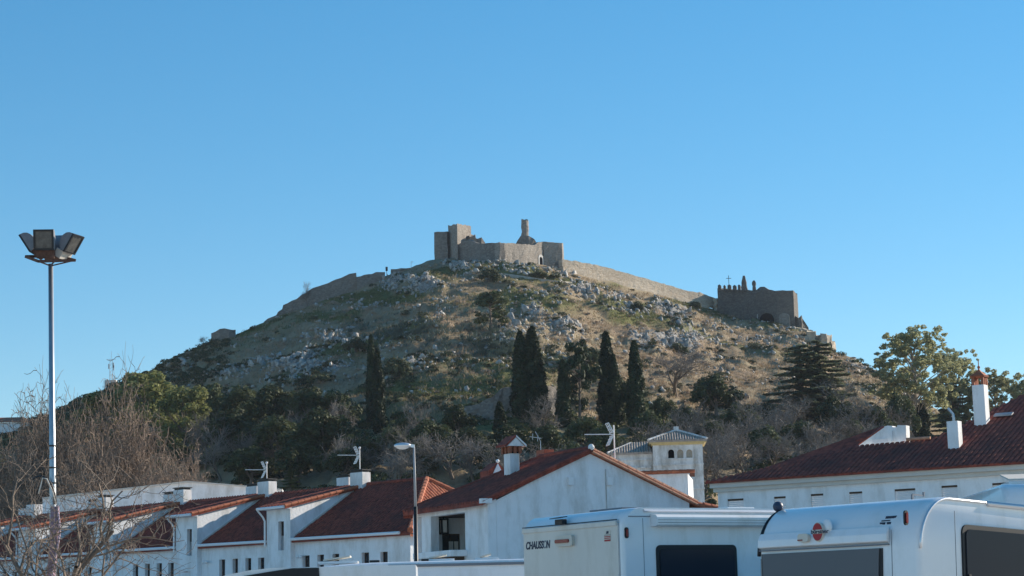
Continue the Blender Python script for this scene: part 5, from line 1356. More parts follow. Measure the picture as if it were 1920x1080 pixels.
# chimneys
def big_chimney(px, pyb, pyt, wx, wy):
    q = HF.on_roof(px, pyb, ZH + KH * .35 + .05, KH); zt_ = HF.on_t(px, pyt, q[1])[1]
    return q, zt_, box_chimney(bg_, q[0], q[1] + wy / 2, q[2] - .6, zt_, wx, wy, cap=False)
q, zt_, c2 = big_chimney(1788, 842, 792, .42, .42)
x_, y_ = q[0], q[1] + .21
MB().tube([(x_, y_, zt_), (x_, y_, zt_ + .2), (x_ - .02, y_, zt_ + .32), (x_ - .2, y_, zt_ + .55)], .055, 7).build('flue_pipe', M['metal'], c2)
MB().prism([(x_ - .21, y_ - .21, zt_ + .002), (x_ + .21, y_ - .21, zt_ + .002), (x_ + .21, y_ + .21, zt_ + .002), (x_ - .21, y_ + .21, zt_ + .002)], (0, 0, .05)).build('top', M['white'], c2)
q, zt_, c3 = big_chimney(1838, 798, 721, .46, .46)
x_, y_ = q[0], q[1] + .23
mb = MB()
for i in (-1, 1):
    for j in (-1, 1): MB().box(x_ + i * .18 - .05, x_ + i * .18 + .05, y_ + j * .18 - .05, y_ + j * .18 + .05, zt_ + .002, zt_ + .3).build('brick_post', M['brick'], c3)
    MB().box(x_ + i * .18 - .045, x_ + i * .18 + .045, y_ - .04, y_ + .04, zt_ + .002, zt_ + .3).build('brick_post', M['brick'], c3)
ps = []
mb = MB().box(x_ - .27, x_ + .27, y_ - .27, y_ + .27, zt_ + .302, zt_ + .34)
for i in range(5):
    r0_ = .27 * (1 - i / 5) ** 1.4 + .02; r1_ = .27 * (1 - (i + 1) / 5) ** 1.4 + .02; z0_ = zt_ + .341 + i * .055
    mb.add([(x_ - r0_, y_ - r0_, z0_), (x_ + r0_, y_ - r0_, z0_), (x_ + r0_, y_ + r0_, z0_), (x_ - r0_, y_ + r0_, z0_), (x_ - r1_, y_ - r1_, z0_ + .055), (x_ + r1_, y_ - r1_, z0_ + .055), (x_ + r1_, y_ + r1_, z0_ + .055), (x_ - r1_, y_ + r1_, z0_ + .055)], [(0, 1, 5, 4), (1, 2, 6, 5), (2, 3, 7, 6), (3, 0, 4, 7)])
mb.sphere((x_, y_, zt_ + .68), .06).tube([(x_, y_, zt_ + .6), (x_, y_, zt_ + .95)], .018, 5)
mb.build('pagoda_cap', M['tile'], c3)
q = HF.on_roof(1882, 783, ZH + KH * .35 + .05, KH)
MB().prism([(q[0] - .35, q[1] - .12, zfh(0, q[1] - .12) + .1), (q[0] + .35, q[1] - .12, zfh(0, q[1] - .12) + .1), (q[0] + .35, q[1] + .12, zfh(0, q[1] + .12) + .1), (q[0] - .35, q[1] + .12, zfh(0, q[1] + .12) + .1)], (0, 0, .05)).build('roof_vent', M['greyroof'], bg_)

# ---------------------------------------------------------------- floodlight mast
FM = empty('floodlight_mast', PY(104, 1080, 50), R(0), label='tall steel floodlight mast with four lamps at left', category='floodlight mast')
p0 = FM.location.copy(); FM.location.z = 0
top = PY(95, 495, 50)
dx = top.x - p0.x; zt_ = top.z
MB().tube([(0, 0, 0), (dx * .35, 0, zt_ * .4), (dx, 0, zt_)], [.098, .085, .062], 14).build('pole', M['metal'], FM, smooth=True)
for py in (836, 877, 906):
    p = PY(100, py, 50); f = p.z / zt_; MB().tube([(dx * f * .95, 0, p.z - .02), (dx * f * .95, 0, p.z + .02)], .095, 12).build('cable_tie', M['black'], FM)
def fp(px, py, y=0): p = PY(px, py, 50 + y); return (p.x - p0.x, p.y - p0.y, p.z)
fr = MB(); cs = [fp(48, 481, 0), fp(72, 490, -.45), fp(141, 488, 0), fp(110, 480, .5)]
for i in range(4): fr.bar(cs[i], cs[(i + 1) % 4], .05, .07)
for c in cs: fr.bar(c, (dx, 0, zt_ - .05), .03)
fr.build('ring_frame', M['rust'], FM)
def flood(px0, px1, py0, py1, yaw, pitch, y, col):
    """a shallow-box floodlight: curved reflector housing, visor frame, glass, gear box"""
    c = Vector(fp((px0 + px1) / 2, (py0 + py1) / 2, y)); W, H = .52, .54
    o = bpy.data.objects.new('floodlight', None)
    prof = [(-H / 2, 0), (-H / 2, .06), (-H * .4, .15), (-H * .2, .22), (0, .25), (H * .2, .23), (H * .36, .18), (H * .46, .10), (H / 2, 0)]
    mb = MB(); mb.prism([(-W / 2, d, z) for z, d in prof], (W, 0, 0))
    Mx = Matrix.Translation(c) @ Matrix.Rotation(yaw, 4, 'Z') @ Matrix.Rotation(pitch, 4, 'X')
    hb_ = mb.build('floodlight', M['housing'], FM); hb_.matrix_local = Mx
    f_ = MB()
    f_.box(-W / 2, W / 2, -.05, -.002, H / 2 - .05, H / 2).box(-W / 2, W / 2, -.05, -.002, -H / 2, -H / 2 + .05).box(-W / 2, -W / 2 + .05, -.05, -.002, -H / 2 + .05, H / 2 - .05).box(W / 2 - .05, W / 2, -.05, -.002, -H / 2 + .05, H / 2 - .05)
    f_.build('rim', M['black'], hb_)
    MB().box(-W / 2 + .05, W / 2 - .05, -.03, -.012, -H / 2 + .05, H / 2 - .05).build('lens', M['glass2'], hb_)
    MB().box(-.2, .25, .02, .24, -H / 2 - .22, -H / 2 - .01).build('gear_box', M['rust'] if col else M['trim'], hb_)
M['glass2'] = mat('floodlight_glass', (0.10, 0.095, 0.085), 0.2, .3, 6, spec=.5)
M['housing'] = mat('grey_painted_housing', (0.17, 0.18, 0.20), .55, .15, 4)
flood(61, 103, 431, 468, R(4), R(14), -.45, 1)
flood(40, 66, 440, 476, R(-93), R(33), .0, 1)
flood(122, 152, 436, 478, R(70), R(33), .0, 0)
flood(88, 126, 444, 476, R(178), R(20), .5, 1)
# hose, cloth sleeve and cable on the mast
bn = empty('furled_banner', (p0.x, p0.y, 0), label='mauve furled banner tied round the lower floodlight mast', category='banner')
M['mauve'] = mat('mauve_cloth', (0.25, 0.16, 0.20), .85, .15, 5); M['pinkcloth'] = mat('pale_pink_hem', (0.55, 0.40, 0.45), .85, .08, 5)
mb = MB(); path = [(103, 950, 8), (103, 985, 9), (102, 1015, 8.5), (99, 1045, 8), (95, 1080, 8), (92, 1110, 8)]
mb.tube([fp(a, b, -.22) for a, b, r_ in path], [r_ / FPX * 50 for a, b, r_ in path], 10); mb.build('cloth', M['mauve'], bn, smooth=True)
mb = MB(); mb.tube([fp(a, b, -.3) for a, b in ((107, 948), (111, 975), (112, 1000), (109, 1020), (104, 1045), (99, 1070), (96, 1110))], [2.2 / FPX * 50] * 7, 6); mb.build('hem', M['pinkcloth'], bn, smooth=True)
cb = empty('loose_cable', (p0.x, p0.y, 0), label='black cable arching off the floodlight mast', category='cable')
MB().tube([fp(a, b, -.15) for a, b in ((104, 945), (102, 928), (96, 908), (88, 898), (76, 893), (66, 895), (58, 903))], [.05, .045, .04, .035, .03, .03, .02], 6).build('cable', M['black'], cb, smooth=True)
MB().tube([fp(a, b, -.2) for a, b in ((105, 945), (98, 920), (88, 898), (80, 896), (76, 912), (72, 926))], .018, 5).build('cable_strand', M['trim'], cb, smooth=True)

# ---------------------------------------------------------------- street lamp
SLp = PY(780, 1048, 58)
sl = empty('street_lamp', (SLp.x, SLp.y, 0), label='street lamp with oval head before the end terrace house', category='street lamp')
t_ = PY(776, 838, 58)
pm = PY(779, 950, 58)
MB().tube([(0, 0, 0), (pm.x - SLp.x, 0, pm.z)], [.075, .055], 10).build('lower_pole', M['black'], sl, smooth=True)
MB().tube([(pm.x - SLp.x, 0, pm.z), (t_.x - SLp.x, 0, t_.z)], [.042, .03], 10).build('upper_pole', M['greyroof'], sl, smooth=True)
hx = t_.x - SLp.x
MB().bar((hx + .02, 0, t_.z + .02), (hx - .2, 0, t_.z + .06), .09).build('bracket', M['aluminium'], sl)
mb = MB().sphere((hx - .33, 0, t_.z + .05), .27, .16, .085, 14, 8); mb.build('lamp_head', M['aluminium'], sl, smooth=True)
MB().sphere((hx - .34, 0, t_.z + .02), .2, .13, .09, 12, 6).build('lens', M['shutter'], sl, smooth=True)
# ---------------------------------------------------------------- motorhomes
M['gel'] = mat('white_gelcoat', (0.80, 0.80, 0.80), .28, .03, 1.5, coat=.5, spec=.5, stain=(0.66, 0.65, 0.62), sscale=2.2)
M['gel_cream'] = mat('cream_gelcoat', (0.60, 0.58, 0.54), .35, .05, 1.0, stain=(0.50, 0.47, 0.42), sscale=2.5, coat=.25, spec=.5)
M['tint'] = mat('tinted_acrylic', (0.02, 0.026, 0.038), .15, spec=.10)
M['tint_grey'] = mat('grey_acrylic', (0.13, 0.135, 0.145), .25, spec=.15)
M['seal'] = mat('black_rubber', (0.012, 0.012, 0.014), .5)
M['redlens'] = mat('red_lens', (0.22, 0.012, 0.015), .2)
M['red'] = mat('red_badge', (0.36, 0.012, 0.02), .4)
M['navy'] = mat('navy_lettering', (0.012, 0.02, 0.05), .5)
M['greytext'] = mat('grey_lettering', (0.16, 0.18, 0.21), .5)
M['cream_plain'] = mat('ivory_band', (0.62, 0.58, 0.50), .5)
M['tyre'] = mat('tyre', (0.02, 0.02, 0.02), .9)
def text_mesh(txt, size, bold=0.0, shear=0.0):
    cu = bpy.data.curves.new('lettering', 'FONT'); cu.body = txt; cu.size = size; cu.extrude = .002; cu.offset = bold; cu.shear = shear; cu.align_x = 'LEFT'
    o = bpy.data.objects.new('lettering', cu); COL.objects.link(o)
    bpy.context.view_layer.update()
    me = bpy.data.meshes.new_from_object(o.evaluated_get(bpy.context.evaluated_depsgraph_get()))
    bpy.data.objects.remove(o); bpy.data.curves.remove(cu)
    return me
def letter(parent, txt, x, z, wd, ht, t, mat_, name='lettering', bold=0, shear=0, rx=0):
    me = text_mesh(txt, 1.0, bold, shear); me.materials.clear()
    co = np.array([v.co[:] for v in me.vertices]); x0, x1 = co[:, 0].min(), co[:, 0].max(); y0, y1 = co[:, 1].min(), co[:, 1].max()
    o = link_mesh(name, me, mat_, parent)
    sx, sy = wd / (x1 - x0), ht / (y1 - y0)
    o.matrix_local = Matrix.Translation((x, t, z)) @ Matrix.Rotation(math.pi / 2 + rx, 4, 'X') @ Matrix.Diagonal((sx, sy, 1, 1)) @ Matrix.Translation((-x0, -y0, 0))
    return o
def rrect(a, b, c, d, r, n=5):            # rounded rectangle (x0, x1, z0, z1) as 2-d points
    L = []
    for cx, cz, a0 in ((b - r, d - r, 0), (a + r, d - r, 90), (a + r, c + r, 180), (b - r, c + r, 270)):
        for i in range(n + 1):
            q = R(a0 + 90 * i / n); L.append((cx + r * math.cos(q), cz + r * math.sin(q)))
    return L
def side_window(parent, t0, t1, z0, z1, s, r=.07, rim=.035, pane='tint', name='side_window'):
    o = MB().prism([(s, a, b) for a, b in rrect(t0, t1, z0, z1, r)], (.022, 0, 0)).build(name, M['seal'], parent)
    MB().prism([(s + .0225, a, b) for a, b in rrect(t0 + rim, t1 - rim, z0 + rim, z1 - rim, r * .8)], (.012, 0, 0)).build('pane', M[pane], o)
    return o
def rear_profile(zb, zt, L, r, lean=0.0, n=8):   # (t, z): rear face, rounded shoulder, roof, front
    P = [(0, zb), (lean, zt - r[1])]
    for i in range(1, n + 1):
        q = math.pi / 2 * i / n; P.append((lean + r[0] * (1 - math.cos(q)), zt - r[1] + r[1] * math.sin(q)))
    P += [(L - .5, zt), (L - .1, zt - .25), (L, zt - .6), (L, zb)]
    return P
def shell(parent, prof, s0, s1, mat_, name='body', round_=.05):
    """body swept across the width, with the roof edges eased"""
    mb = MB(); n = len(prof); rows = []
    for (x, ins) in ((s0, round_), (s0 + round_ * .35, round_ * .35), (s0 + round_, 0), (s1 - round_, 0), (s1 - round_ * .35, round_ * .35), (s1, round_)):
        row = []
        cz = sum(p[1] for p in prof) / n; ct = sum(p[0] for p in prof) / n
        for (t, z) in prof:
            tt = t + ins * (1 if t < .5 else 0); zz = z - ins * (1 if z > cz + .5 else 0)
            mb.V.append((x, tt, zz))
    for r_ in range(5):
        for i in range(n):
            j = (i + 1) % n; mb.F.append((r_ * n + i, r_ * n + j, (r_ + 1) * n + j, (r_ + 1) * n + i))
    mb.F.append(tuple(range(n))); mb.F.append(tuple(5 * n + i for i in range(n)))
    o = mb.build(name, mat_, parent)
    m_ = o.data
    m_.polygons.foreach_set('use_smooth', [len(p.vertices) == 4 for p in m_.polygons]); 
    try: m_.set_sharp_from_angle(angle=R(35))
    except Exception: pass
    return o
def wheel(parent, s, t, r=.34, w_=.22):
    o = MB().tube([(s - w_ / 2, t, r), (s + w_ / 2, t, r)], r, 24).build('wheel', M['tyre'], parent)
    MB().tube([(s + w_ / 2 + .002, t, r), (s + w_ / 2 + .012, t, r)], r * .62, 18).build('rim', M['aluminium'], o)
    return o
def skylight(parent, s, t, z, w_=.5, open_=0):
    MB().box(s - w_ / 2, s + w_ / 2, t - w_ / 2, t + w_ / 2, z + .003, z + .06).build('skylight', M['gel'], parent, bevel=.015)
    if open_: MB().prism([(s - w_ / 2, t - w_ / 2, z + .07), (s + w_ / 2, t - w_ / 2, z + .07), (s + w_ / 2, t + w_ / 2, z + .07 + open_), (s - w_ / 2, t + w_ / 2, z + .07 + open_)], (0, 0, .025)).build('skylight_lid', M['trim'], parent)
def marker(parent, t, z, s, ln=.16, wd=.055):
    o = MB().prism([(s, a, b) for a, b in rrect(t - wd / 2, t + wd / 2, z - ln / 2, z + ln / 2, wd * .49)], (.02, 0, 0)).build('marker_lamp', M['seal'], parent)
    MB().prism([(s + .0205, a, b) for a, b in rrect(t - wd * .28, t + wd * .28, z - ln * .36, z + ln * .36, wd * .27)], (.012, 0, 0)).build('lens', M['redlens'], o)
def running_gear(parent, W, L, zb):
    for s in (-W + .18, -.18):
        wheel(parent, s, 1.35); wheel(parent, s, L - 1.0)
    MB().box(-W + .1, -.1, .05, L - .1, .30, zb + .02).build('chassis', M['black'], parent)

# --- white motorhome, left of the two near ones
z_top = 3.0
CF2 = Frame(PZ(1166, 951, z_top), R(58))
W1 = 2.18
for _ in range(30):                          # width so that the far rear edge falls where it is seen
    px = PIX(CF2.world(-W1, 0, 2.2))[0]
    W1 *= (1 + .02 * (1 if px > 982 else -1)) if abs(px - 982) > 1 else 1
print('CH width', W1, PIX(CF2.world(0, 0, 2.78)), PIX(CF2.world(-W1, 0, 2.78)), CF2.O)
m1 = CF2.root('motorhome', label='cream backed white motorhome with CHAUSSON lettering and side awning', category='motorhome')
L1 = 6.6; zb = .42
zs = CF2.on_t(1100, 981)[1]
def ztop_at(px, py): return CF2.on_t(px, py)[1]
shell(m1, rear_profile(zb, z_top, L1, (.30, .26), 0), -W1, 0, M['gel'], 'body', .05)
zseam = CF2.on_t(1060, 983)[1]
MB().prism([(a, -.012, b) for a, b in rrect(-W1 + .05, -.1, zb + .1, zseam - .03, .03)], (0, .0115, 0)).build('rear_panel', M['gel_cream'], m1)
MB().box(-W1 + .03, -.12, -.022, -.001, zseam - .006, zseam + .006).build('rear_seam', M['black'], m1)
MB().box(-W1 + .03, -.12, -.03, -.001, zseam - .085, zseam - .014).build('rear_trim', M['gel_cream'], m1, bevel=.01)
a = CF2.on_t(988, 1031); b = CF2.on_t(1033, 1015)
ht = CF2.on_t(1010, 1016)[1] - CF2.on_t(1010, 1031)[1]
letter(m1, 'CHAUSS', a[0], a[1], (b[0] - a[0]) * .74, ht, -.014, M['navy'], bold=.035, shear=.18)
letter(m1, 'O', a[0] + (b[0] - a[0]) * .72, a[1], (b[0] - a[0]) * .14, ht, -.0145, M['greytext'], bold=.01, shear=.18)
letter(m1, 'N', a[0] + (b[0] - a[0]) * .845, a[1], (b[0] - a[0]) * .155, ht, -.014, M['navy'], bold=.035, shear=.18)
h = px_hole(CF2, 1047.5, 1079, 1004, 1024.5)
lt = MB().prism([(x, -.012, z) for x, z in rrect(h[0], h[1], h[2], h[3], .04)], (0, -.05, 0)).build('brake_light', M['cream_plain'], m1)
MB().prism([(x, -.063, z) for x, z in rrect(h[0] + .01, h[1] - .07, h[2] + .05, h[3] - .055, .02)], (0, -.02, 0)).build('lens', M['redlens'], lt)
c = CF2.on_t(1058, 981); 
cam_ = MB().box(c[0] - .10, c[0] + .09, -.10, -.012, c[1] - .02, c[1] + .055).build('reversing_camera', M['seal'], m1, bevel=.012)
MB().prism([(c[0] - .13, -.17, c[1] + .06), (c[0] + .10, -.17, c[1] + .06), (c[0] + .10, -.01, c[1] + .085), (c[0] - .13, -.01, c[1] + .085)], (0, 0, .012)).build('hood', M['seal'], cam_)
h = px_hole(CF2, 1134, 1147, 994, 1015)
st = MB().box(h[0], h[1], -.0155, -.013, h[2], h[3]).build('sticker', M['cream_plain'], m1)
for f0, f1, mm in ((.0, .16, 'red'), (.24, .32, 'red'), (.38, .46, 'red'), (.54, .58, 'navy')): MB().box(h[0] + .005, h[1] - .005, -.018, -.016, h[2] + (h[3] - h[2]) * f0, h[2] + (h[3] - h[2]) * f1).build('sticker_bar', M[mm], st)
x_ = (h[0] + h[1]) / 2
MB().prism([(x_ - .03, -.018, h[2] + (h[3] - h[2]) * .68), (x_ + .03, -.018, h[2] + (h[3] - h[2]) * .68), (x_ + .035, -.018, h[2] + (h[3] - h[2]) * .9), (x_ - .01, -.018, h[2] + (h[3] - h[2]) * .93)], (0, .002, 0)).build('sticker_mark', M['navy'], st)
t_, z_ = CF2.on_s(1174, 999, 0); marker(m1, t_, z_, .0, .15, .06)
ta, za = CF2.on_s(1219, 972, .0); tb_, zb_ = CF2.on_s(1412, 987, .0)
aw = MB(); zt_, zl_ = CF2.on_s(1300, 965, .16)[1], CF2.on_s(1300, 986.5, .16)[1]
aw.prism([(0.0, ta, zt_ + .015), (.13, ta, zt_), (.16, ta, zt_ - .035), (.16, ta, zl_ + .02), (.12, ta, zl_), (0.0, ta, zl_)], (0, tb_ + 1.2 - ta, 0)); awo = aw.build('awning', M['gel'], m1, bevel=.006)
MB().box(.161, .166, ta + .02, tb_ + 1.1, zl_ + .045, zl_ + .052).box(.161, .166, ta + .02, tb_ + 1.1, zt_ - .075, zt_ - .07).build('awning_groove', M['greytext'], awo)
MB().tube([(.01, .36, z_top - .045), (.01, L1 - .6, z_top - .045)], .02, 8).build('roof_rail', M['aluminium'], m1)
MB().box(.0, .006, .1, 3.6, z_top - .13, z_top - .118).build('side_trim', M['greytext'], m1)
t0, z1 = CF2.on_s(1229, 1022, 0); t1, _ = CF2.on_s(1379, 1022, 0)
side_window(m1, t0, t1, z1 - .9, z1, .0, .07, .055)
for t in (.34, 2.95, 4.6): MB().box(.0, .004, t, t + .006, .45, z_top - .15).build('panel_seam', M['greytext'], m1)
MB().box(-.085, -.08, -.004, -.0005, .5, zseam).build('corner_seam', M['greytext'], m1)
MB().box(.036, .05, t0 + .3, t0 + .36, z1 - .70, z1 - .62).build('window_catch', M['seal'], m1)
MB().box(-W1 * .62, -W1 * .30, .55, 1.1, z_top + .003, z_top + .05).build('solar_panel', M['greytext'], m1)
skylight(m1, -.9, 2.6, z_top, .5); skylight(m1, -.9, 4.6, z_top, .6)
running_gear(m1, W1, L1, zb)
MB().box(-W1 + .1, -.1, -.06, .1, .38, .62).build('bumper', M['gel'], m1, bevel=.03)

M['dome'] = mat('dark_blue_plastic', (0.035, 0.05, 0.09), .45)
# --- white motorhome with red oval badge, right
z_top = 2.74
BF2 = Frame(PZ(1706, 925, z_top), R(49.5), R(2.6), 0)
W2 = 2.2
for _ in range(30):
    px = PIX(BF2.world(-W2, 0, 2.0))[0]
    W2 *= (1 + .02 * (1 if px > 1418 else -1)) if abs(px - 1418) > 1 else 1
print('BU width', W2, PIX(BF2.world(0, 0, 2.0)), PIX(BF2.world(-W2, 0.3, 2.86)), BF2.O)
m2 = BF2.root('motorhome', label='white motorhome with red oval badge and wide rear window, nearest at right', category='motorhome')
L2 = 6.9; zb = .42
shell(m2, rear_profile(zb, z_top, L2, (.50, .55), 0.0, 12), -W2, 0, M['gel'], 'body', .06)
# silver edge rail following the rear curve and the roof
pts = [(0.012, t, z) for t, z in rear_profile(zb, z_top, L2, (.50, .55), 0.0, 12)[1:-3]]
MB().tube([(p[0] - .006, p[1] + .02, p[2] - .02) for p in pts], .014, 8).build('edge_rail', M['aluminium'], m2, smooth=True)
MB().tube([(-W2 - .005, p[1] + .02, p[2] - .02) for p in pts], .022, 8).build('edge_rail', M['seal'], m2, smooth=True)
zq = BF2.on_t(1560, 1024)[1]
# moulded lamp cowl across the rear
q0, q1 = BF2.on_t(1421, 1030)[0], BF2.on_t(1668, 1018)[0]
zc1 = BF2.on_t(1560, 993)[1]; q0 = max(q0, -W2 + .035)
MB().prism([(q0, -.001, zq), (q0, -.05, zq + .02), (q0, -.045, zq + .10), (q0, -.001, zc1)], (q1 - q0, 0, 0)).build('rear_cowl', M['gel'], m2, bevel=.012)
MB().box(q0, q1, -.03, -.001, zq - .02, zq - .006).build('rear_seam', M['greytext'], m2)
h = px_hole(BF2, 1430, 1659, 1036, 1150)
zt_ = BF2.on_t(1545, 1033.5)[1]
rw_ = MB().prism([(x, -.002, z) for x, z in ((h[0], zt_), (h[1], zt_), (h[1] - .02, .95), (h[0] + .02, .95))], (0, -.02, 0)).build('rear_window', M['seal'], m2)
MB().prism([(x, -.0225, z) for x, z in ((h[0] + .02, zt_ - .003), (h[1] - .03, zt_ - .003), (h[1] - .10, .97), (h[0] + .09, .97))], (0, -.012, 0)).build('pane', M['tint_grey'], rw_)
# badge: red oval with ivory band and dark name
c = BF2.on_t(1535, 997.5, -.05); e = px_hole(BF2, 1526, 1544.5, 981, 1014, -.05)
rx_, rz_ = (e[1] - e[0]) / 2, (e[3] - e[2]) / 2
def oval(k): return [(c[0] + rx_ * k * math.cos(i * math.pi / 16), -.075, c[1] + rz_ * (1 - (1 - k)) * math.sin(i * math.pi / 16)) for i in range(32)]
bd = MB().prism([(x, -.068, z) for x, y, z in oval(1.1)], (0, .03, 0)).build('badge', M['cream_plain'], m2)
MB().prism([(x, -.076, z) for x, y, z in oval(1.0)], (0, .007, 0)).build('red_oval', M['red'], bd)
MB().box(c[0] - rx_ * 1.04, c[0] + rx_ * 1.0, -.081, -.0765, c[1] - rz_ * .22, c[1] + rz_ * .24).build('ivory_band', M['cream_plain'], bd)
letter(m2, 'bürstner', c[0] - rx_ * 1.2, c[1] - rz_ * .2, rx_ * 3.7, rz_ * .46, -.083, M['navy'], bold=.02)
# rear lamp dome, camera
c2_ = BF2.on_t(1546, 980, -.03)
MB().sphere((c2_[0], .0, c2_[1] - .05), .085, .03, .1, 14, 8).build('camera_dome', M['gel'], m2, smooth=True)
c2_ = BF2.on_t(1510, 1009, -.05)
nb_ = MB().prism([(x, -.047, z) for x, z in rrect(c2_[0] - .075, c2_[0] + .075, c2_[1] - .045, c2_[1] + .045, .03)], (0, -.05, 0)).build('brake_light', M['cream_plain'], m2)
MB().box(c2_[0] - .07, c2_[0] - .0, -.105, -.098, c2_[1] - .03, c2_[1] - .018).build('lens', M['redlens'], nb_)
# dealer lettering upper right: illegible bars in the photograph, given as marks of that size
h1 = px_hole(BF2, 1649, 1669, 966.5, 972.5, -.0); h2 = px_hole(BF2, 1644, 1659.5, 974.5, 976.5); h3 = px_hole(BF2, 1643, 1664, 978.5, 983)
def on_shoulder(z):                        # depth of the rounded rear at height z
    z0 = z_top - .55
    return 0 if z < z0 else .5 * (1 - math.sqrt(max(0, 1 - ((z - z0) / .55) ** 2)))
dl = empty('dealer_mark', (0, 0, 0)); dl.parent = m2
mb = MB()
rgm = random.Random(4)
for (x0, x1, z0, z1), n, sl_ in ((h1, 7, .012), (h3, 8, 0)):
    wd = (x1 - x0) / n
    for i in range(n):
        if n == 8 and i == 4: continue
        xx = x0 + i * wd; zz0 = z0 + (0 if rgm.random() < .6 else (z1 - z0) * .3)
        tt = on_shoulder((z0 + z1) / 2) - .006
        mb.prism([(xx, tt, zz0), (xx + wd * .78, tt, zz0), (xx + wd * .78 + sl_, tt, z1), (xx + sl_, tt, z1)], (0, .03, 0))
tt = on_shoulder(h2[2]) - .006
mb.prism([(h2[0], tt, h2[2]), (h2[1], tt, h2[2]), (h2[1] + .01, tt, h2[3]), (h2[0] + .01, tt, h2[3])], (0, .03, 0))
bpy.data.objects.remove(dl)
mb.build('dealer_lettering', M['navy'], m2, kind='stuff')
t_, z_ = BF2.on_s(1697, 971, 0); marker(m2, t_, z_, .0, .155, .06)
t0, z1 = BF2.on_s(1801, 983, 0)
side_window(m2, t0, t0 + 1.5, z1 - .75, z1, .0, .09, .05, 'tint')
MB().tube([(.012, 1.2, z_top - .03), (.012, L2 - .8, z_top - .03)], .03, 8).build('roof_rail', M['aluminium'], m2, smooth=True)
t_, z_ = BF2.on_s(1722, 914, -.35)
MB().bar((-.5, .55, z_top - .02), (-.5, .55, z_top + .06), .02).bar((-.5, .55, z_top + .06), (-.5, .75, z_top + .06), .015).bar((-.5, .75, z_top + .05), (-.5, .75, z_top + .10), .02).build('ladder_rail', M['greytext'], m2)
p = BF2.on_t(1431, 945, .35)
MB().tube([(-W2 + .1, .4, z_top - .3), (-W2 - .02, .4, z_top - .05)], .03, 6).sphere((-W2 - .03, .38, z_top + .02), .062, .062, .062, 12, 8).build('antenna_dome', M['dome'], m2, smooth=True)
skylight(m2, -1.0, 2.5, z_top, .55); skylight(m2, -1.0, 4.4, z_top, .7, .18)
running_gear(m2, W2, L2, zb)
MB().box(-W2 + .1, -.1, -.06, .1, .38, .62).build('bumper', M['gel'], m2, bevel=.03)

for t in (.62, 3.4, 5.2): MB().box(.0, .004, t, t + .006, .45, z_top - .14).build('panel_seam', M['greytext'], m2)
MB().box(.0, .012, .55, L2 - .6, 1.02, 1.06).build('side_moulding', M['greytext'], m2)
for zz in (z1 - .62,):
    MB().box(.036, .05, t0 + .06, t0 + .10, zz, zz + .09).build('window_catch', M['seal'], m2)
MB().box(-W2 + .04, -W2 + .046, -.004, -.0005, .6, z_top - .6).build('corner_seam', M['seal'], m2)
MB().box(q1 + .025, q1 + .031, -.004, -.0005, .6, zq + .14).build('corner_seam', M['greytext'], m2)
# --- neighbour on the far right, only its roof edge and open hatch show
NF = Frame(PZ(1884, 905, 3.2) + Vector((2.2, 0, 0)), R(3))
m4 = NF.root('motorhome', label='white motorhome roof with raised hatch at the right edge', category='motorhome')
zn = 3.2
shell(m4, rear_profile(.42, zn, 6.5, (.3, .3)), -2.2, 0, M['gel'], 'body', .05)
skylight(m4, -1.7, .9, zn, .6, .1)
running_gear(m4, 2.2, 6.5, .42)

# --- low campervan, long roof across the bottom
z_top = 2.62
VF = Frame(PZ(735, 1053, z_top), R(-2))
m3 = VF.root('motorhome', label='white motorhome seen side-on with open roof hatches at bottom centre', category='motorhome')
x0 = VF.on_t(545, 1080)[0]; x1 = VF.on_t(1010, 1053)[0] + .5
prof = [(x0 - 1.2, .5), (x0 - 1.15, 1.1), (x0 - .5, 1.35)]
for px, py in ((552, 1080), (566, 1071), (590, 1064), (625, 1060), (660, 1057), (700, 1055), (735, 1053.5)):
    a = VF.on_t(px, py); prof.append((a[0], a[1]))
prof += [(x1 - .25, z_top), (x1 - .05, z_top - .15), (x1, z_top - .5), (x1, .5)]
mb = MB(); n = len(prof)
for y, ins in ((0, .07), (.03, .02), (.09, 0), (2.1, 0), (2.17, .02), (2.2, .07)):
    for (x, z) in prof: mb.V.append((x, y, z - (ins if z > 1.5 else 0)))
for r_ in range(5):
    for i in range(n):
        j = (i + 1) % n; mb.F.append((r_ * n + i, r_ * n + j, (r_ + 1) * n + j, (r_ + 1) * n + i))
mb.F.append(tuple(range(n))); mb.F.append(tuple(5 * n + i for i in range(n)))
b_ = mb.build('body', M['gel'], m3)
b_.data.polygons.foreach_set('use_smooth', [len(p.vertices) == 4 for p in b_.data.polygons])
try: b_.data.set_sharp_from_angle(angle=R(35))
except Exception: pass
a = VF.on_t(728, 1056)
MB().box(a[0], x1 - .3, -.03, -.001, z_top - .11, z_top - .06).build('side_trim', M['greytext'], m3)
def hatch(px0, px1, py, hgt, lift):
    a = VF.on_t(px0, py, .9)[0]; b = VF.on_t(px1, py, .9)[0]
    MB().box(a, b, .6, 1.2, z_top + .003, z_top + .05).build('skylight', M['gel'], m3, bevel=.012)
    if lift: MB().prism([(a + .1, .6, z_top + .055), (b - .15, .6, z_top + .055 + lift), (b - .15, 1.2, z_top + .055 + lift), (a + .1, 1.2, z_top + .055)], (0, 0, .03)).build('skylight_lid', M['cream_plain'], m3)
hatch(598, 672, 1056, .1, .07); hatch(795, 852, 1050, .1, .06); hatch(890, 935, 1050, .1, .05)
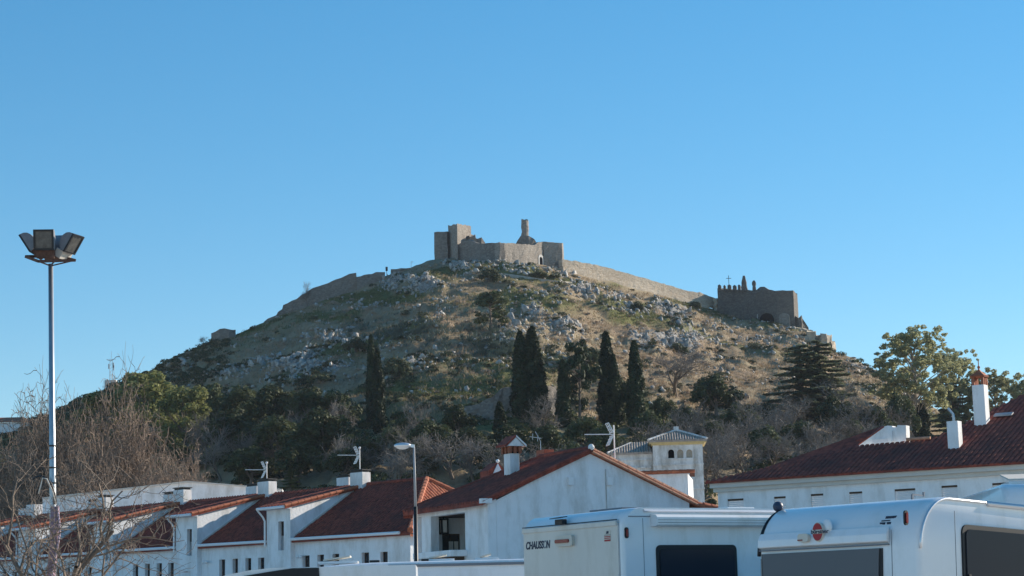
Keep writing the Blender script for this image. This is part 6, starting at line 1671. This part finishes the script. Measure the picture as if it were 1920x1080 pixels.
for px0, px1 in ((693, 712), (790, 804)):
    a = VF.on_t(px0, 1052, .4)[0]; b = VF.on_t(px1, 1052, .4)[0]
    MB().box(a, b, .3, .5, z_top + .003, z_top + .045).build('roof_vent', M['seal'], m3, bevel=.01)
for t in (.2, 2.0):
    for x in (x0 + .2, x1 - 1.2): MB().tube([(x, t - .11, .33), (x, t + .11, .33)], .33, 20).build('wheel', M['tyre'], m3)
MB().box(x0 - 1.1, x1, .1, 2.1, .28, .52).build('chassis', M['black'], m3)
# --- car-like campervan behind it: pale roof and black windscreen
XF = Frame(PZ(500, 1064, 2.45), R(-2))
m5 = XF.root('campervan', label='campervan with pale roof and black windscreen at bottom left', category='van')
pts = [XF.on_t(*q) for q in ((380, 1090), (430, 1077), (470, 1069), (510, 1065), (555, 1063.5), (600, 1063))]
xe = pts[-1][0] + 1.6
prof = [(pts[0][0] - .9, .45), (pts[0][0] - .8, 1.15)] + [(a, b) for a, b in pts] + [(xe, pts[-1][1]), (xe + .05, .45)]
mb = MB().prism([(a, 0, b) for a, b in prof], (0, 2.0, 0)); mb.build('body', M['gel'], m5)
g0 = [XF.on_t(*q) for q in ((458, 1080), (505, 1072), (548, 1065.5), (598, 1064.5), (600, 1095), (440, 1095))]
MB().prism([(a, -.03, b) for a, b in g0], (0, .028, 0)).build('windscreen', M['seal'], m5)
for x in (pts[1][0], xe - .9):
    for t in (.2, 1.8): MB().tube([(x, t - .1, .32), (x, t + .1, .32)], .32, 20).build('wheel', M['tyre'], m5)
# ---------------------------------------------------------------- thin air between here and the hill
hz = MB().box(-3600, 3600, -900, 6100, -6, 112).build('haze', None, kind='stuff', label='thin bluish air over the whole scene', category='haze')
hm = bpy.data.materials.new('haze'); hm.use_nodes = True
hn = hm.node_tree; hn.nodes.remove(hn.nodes['Principled BSDF'])
pv = hn.nodes.new('ShaderNodeVolumePrincipled')
pv.inputs['Color'].default_value = (0.80, 0.88, 1.0, 1)
pv.inputs['Density'].default_value = 0.00007
pv.inputs['Anisotropy'].default_value = 0.0
hn.links.new(pv.outputs[0], hn.nodes['Material Output'].inputs['Volume'])
hz.data.materials.append(hm)
